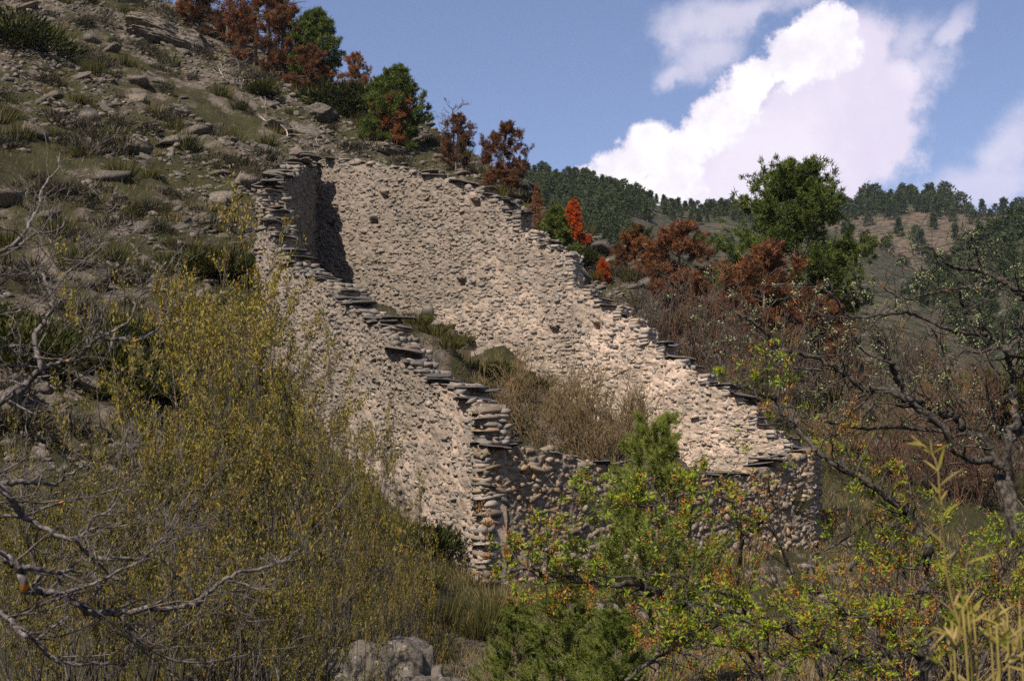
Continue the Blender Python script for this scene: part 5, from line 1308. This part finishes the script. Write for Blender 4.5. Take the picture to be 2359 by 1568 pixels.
def build_bamboo():
    rng = np.random.default_rng(1301); y0 = 2.9
    lines = [([(1530, 1700), (1480, 1300), (1400, 1000), (1340, 700), (1290, 420), (1250, 150), (1120, 0)], 0, 26), ([(1560, 1700), (1530, 1300), (1500, 900), (1520, 700)], 0.1, 12), ([(1500, 1700), (1440, 1350), (1340, 1250), (1240, 1280)], -0.05, 8), ([(1420, 1700), (1400, 1560), (1330, 1440)], 0.0, 6), ([(1660, 1700), (1640, 1350), (1680, 1150)], 0.12, 10), ([(1760, 1700), (1790, 1400), (1740, 1200)], 0.05, 10), ([(1850, 1700), (1840, 1400), (1850, 1100)], 0.1, 10), ([(1700, 1750), (1720, 1560), (1800, 1450)], -0.08, 10)]
    base = np.array([2.2 * 0.42, y0, -1.7]); base[2] = float(height(base[0], base[1]))
    t = thing('bamboo_clump', 'yellow-green bamboo shoots with narrow leaves close to the camera', 'bamboo', base)
    for line, dd, n in lines:
        y = y0 + dd; P = np.array([[ray(*q)[0] * y, y + 0.03 * math.sin(i), ray(*q)[1] * y] for i, q in enumerate(z7(line))]) - base
        P = np.vstack([[P[0][0] * 0.85 + 0.02, P[0][1], 0.0], P]); c = smooth_line(P, 6); g = Geo(); tube(g, c, np.linspace(0.0026, 0.0009, len(c)), 7, np.linspace(0.5, 0.95, len(c)).repeat(7)); obj('cane', g.mesh('cane', M['bamboo']), t)
        for k in range(int(n * 1.7)):
            i = rng.integers(7, len(c) - 1); tg = unit(c[i + 1] - c[i - 1]); d = unit(tg * 0.8 + np.array([rng.choice([-1, 1]) * rng.uniform(0.2, 0.8), rng.normal() * 0.5, rng.normal() * 0.25])); L = rng.uniform(0.03, 0.065); w = rng.uniform(0.0035, 0.0075)
            side = unit(np.cross(d, rng.normal(size=3) * 0.5 + np.array([0, -1, 0.1]))); s = np.linspace(0, 1, 7); wid = w * np.sin(np.pi * np.clip(s * 0.94 + 0.05, 0, 1)) ** 0.8 * (1 - s * 0.5)
            mid = c[i] + d * (s * L)[:, None] + np.array([0, 0, -0.25]) * (s ** 2 * L * 0.5)[:, None]; nrm = np.cross(side, d)
            V = np.stack([mid - side * wid[:, None] * 0.5, mid - nrm * wid[:, None] * 0.12, mid + side * wid[:, None] * 0.5], 1).reshape(-1, 3); gl = Geo(); gl.add(V, grid_faces(7, 3), float(np.clip(rng.normal(0.45, 0.28), 0, 1)) + np.linspace(0, 0.15, 7).repeat(3)); obj('leaf', gl.mesh('leaf', M['bamboo'], True), t)


build_bamboo()


# ------------------------------------------------------------------ the valley air
def build_haze():
    m = bpy.data.materials.new('haze'); m.use_nodes = True; t = m.node_tree; t.nodes.clear()
    v = t.nodes.new('ShaderNodeVolumePrincipled'); v.inputs['Color'].default_value = (0.72, 0.84, 1.0, 1); v.inputs['Density'].default_value = 0.00007
    o = t.nodes.new('ShaderNodeOutputMaterial'); t.links.new(v.outputs[0], o.inputs['Volume'])
    lo, hi = np.array([-760, -290, -62.0]), np.array([760, 860, 330.0]); g = Geo(); P = np.array([[x, y, z] for x in (0, 1) for y in (0, 1) for z in (0, 1)]) * (hi - lo) + lo
    g.add(P, [(0, 1, 3), (0, 3, 2), (4, 6, 7), (4, 7, 5), (0, 4, 5), (0, 5, 1), (2, 3, 7), (2, 7, 6), (0, 2, 6), (0, 6, 4), (1, 5, 7), (1, 7, 3)])
    tag(obj('haze', g.mesh('haze', m)), 'thin bluish air over the valley', None, None, 'stuff')


build_haze()
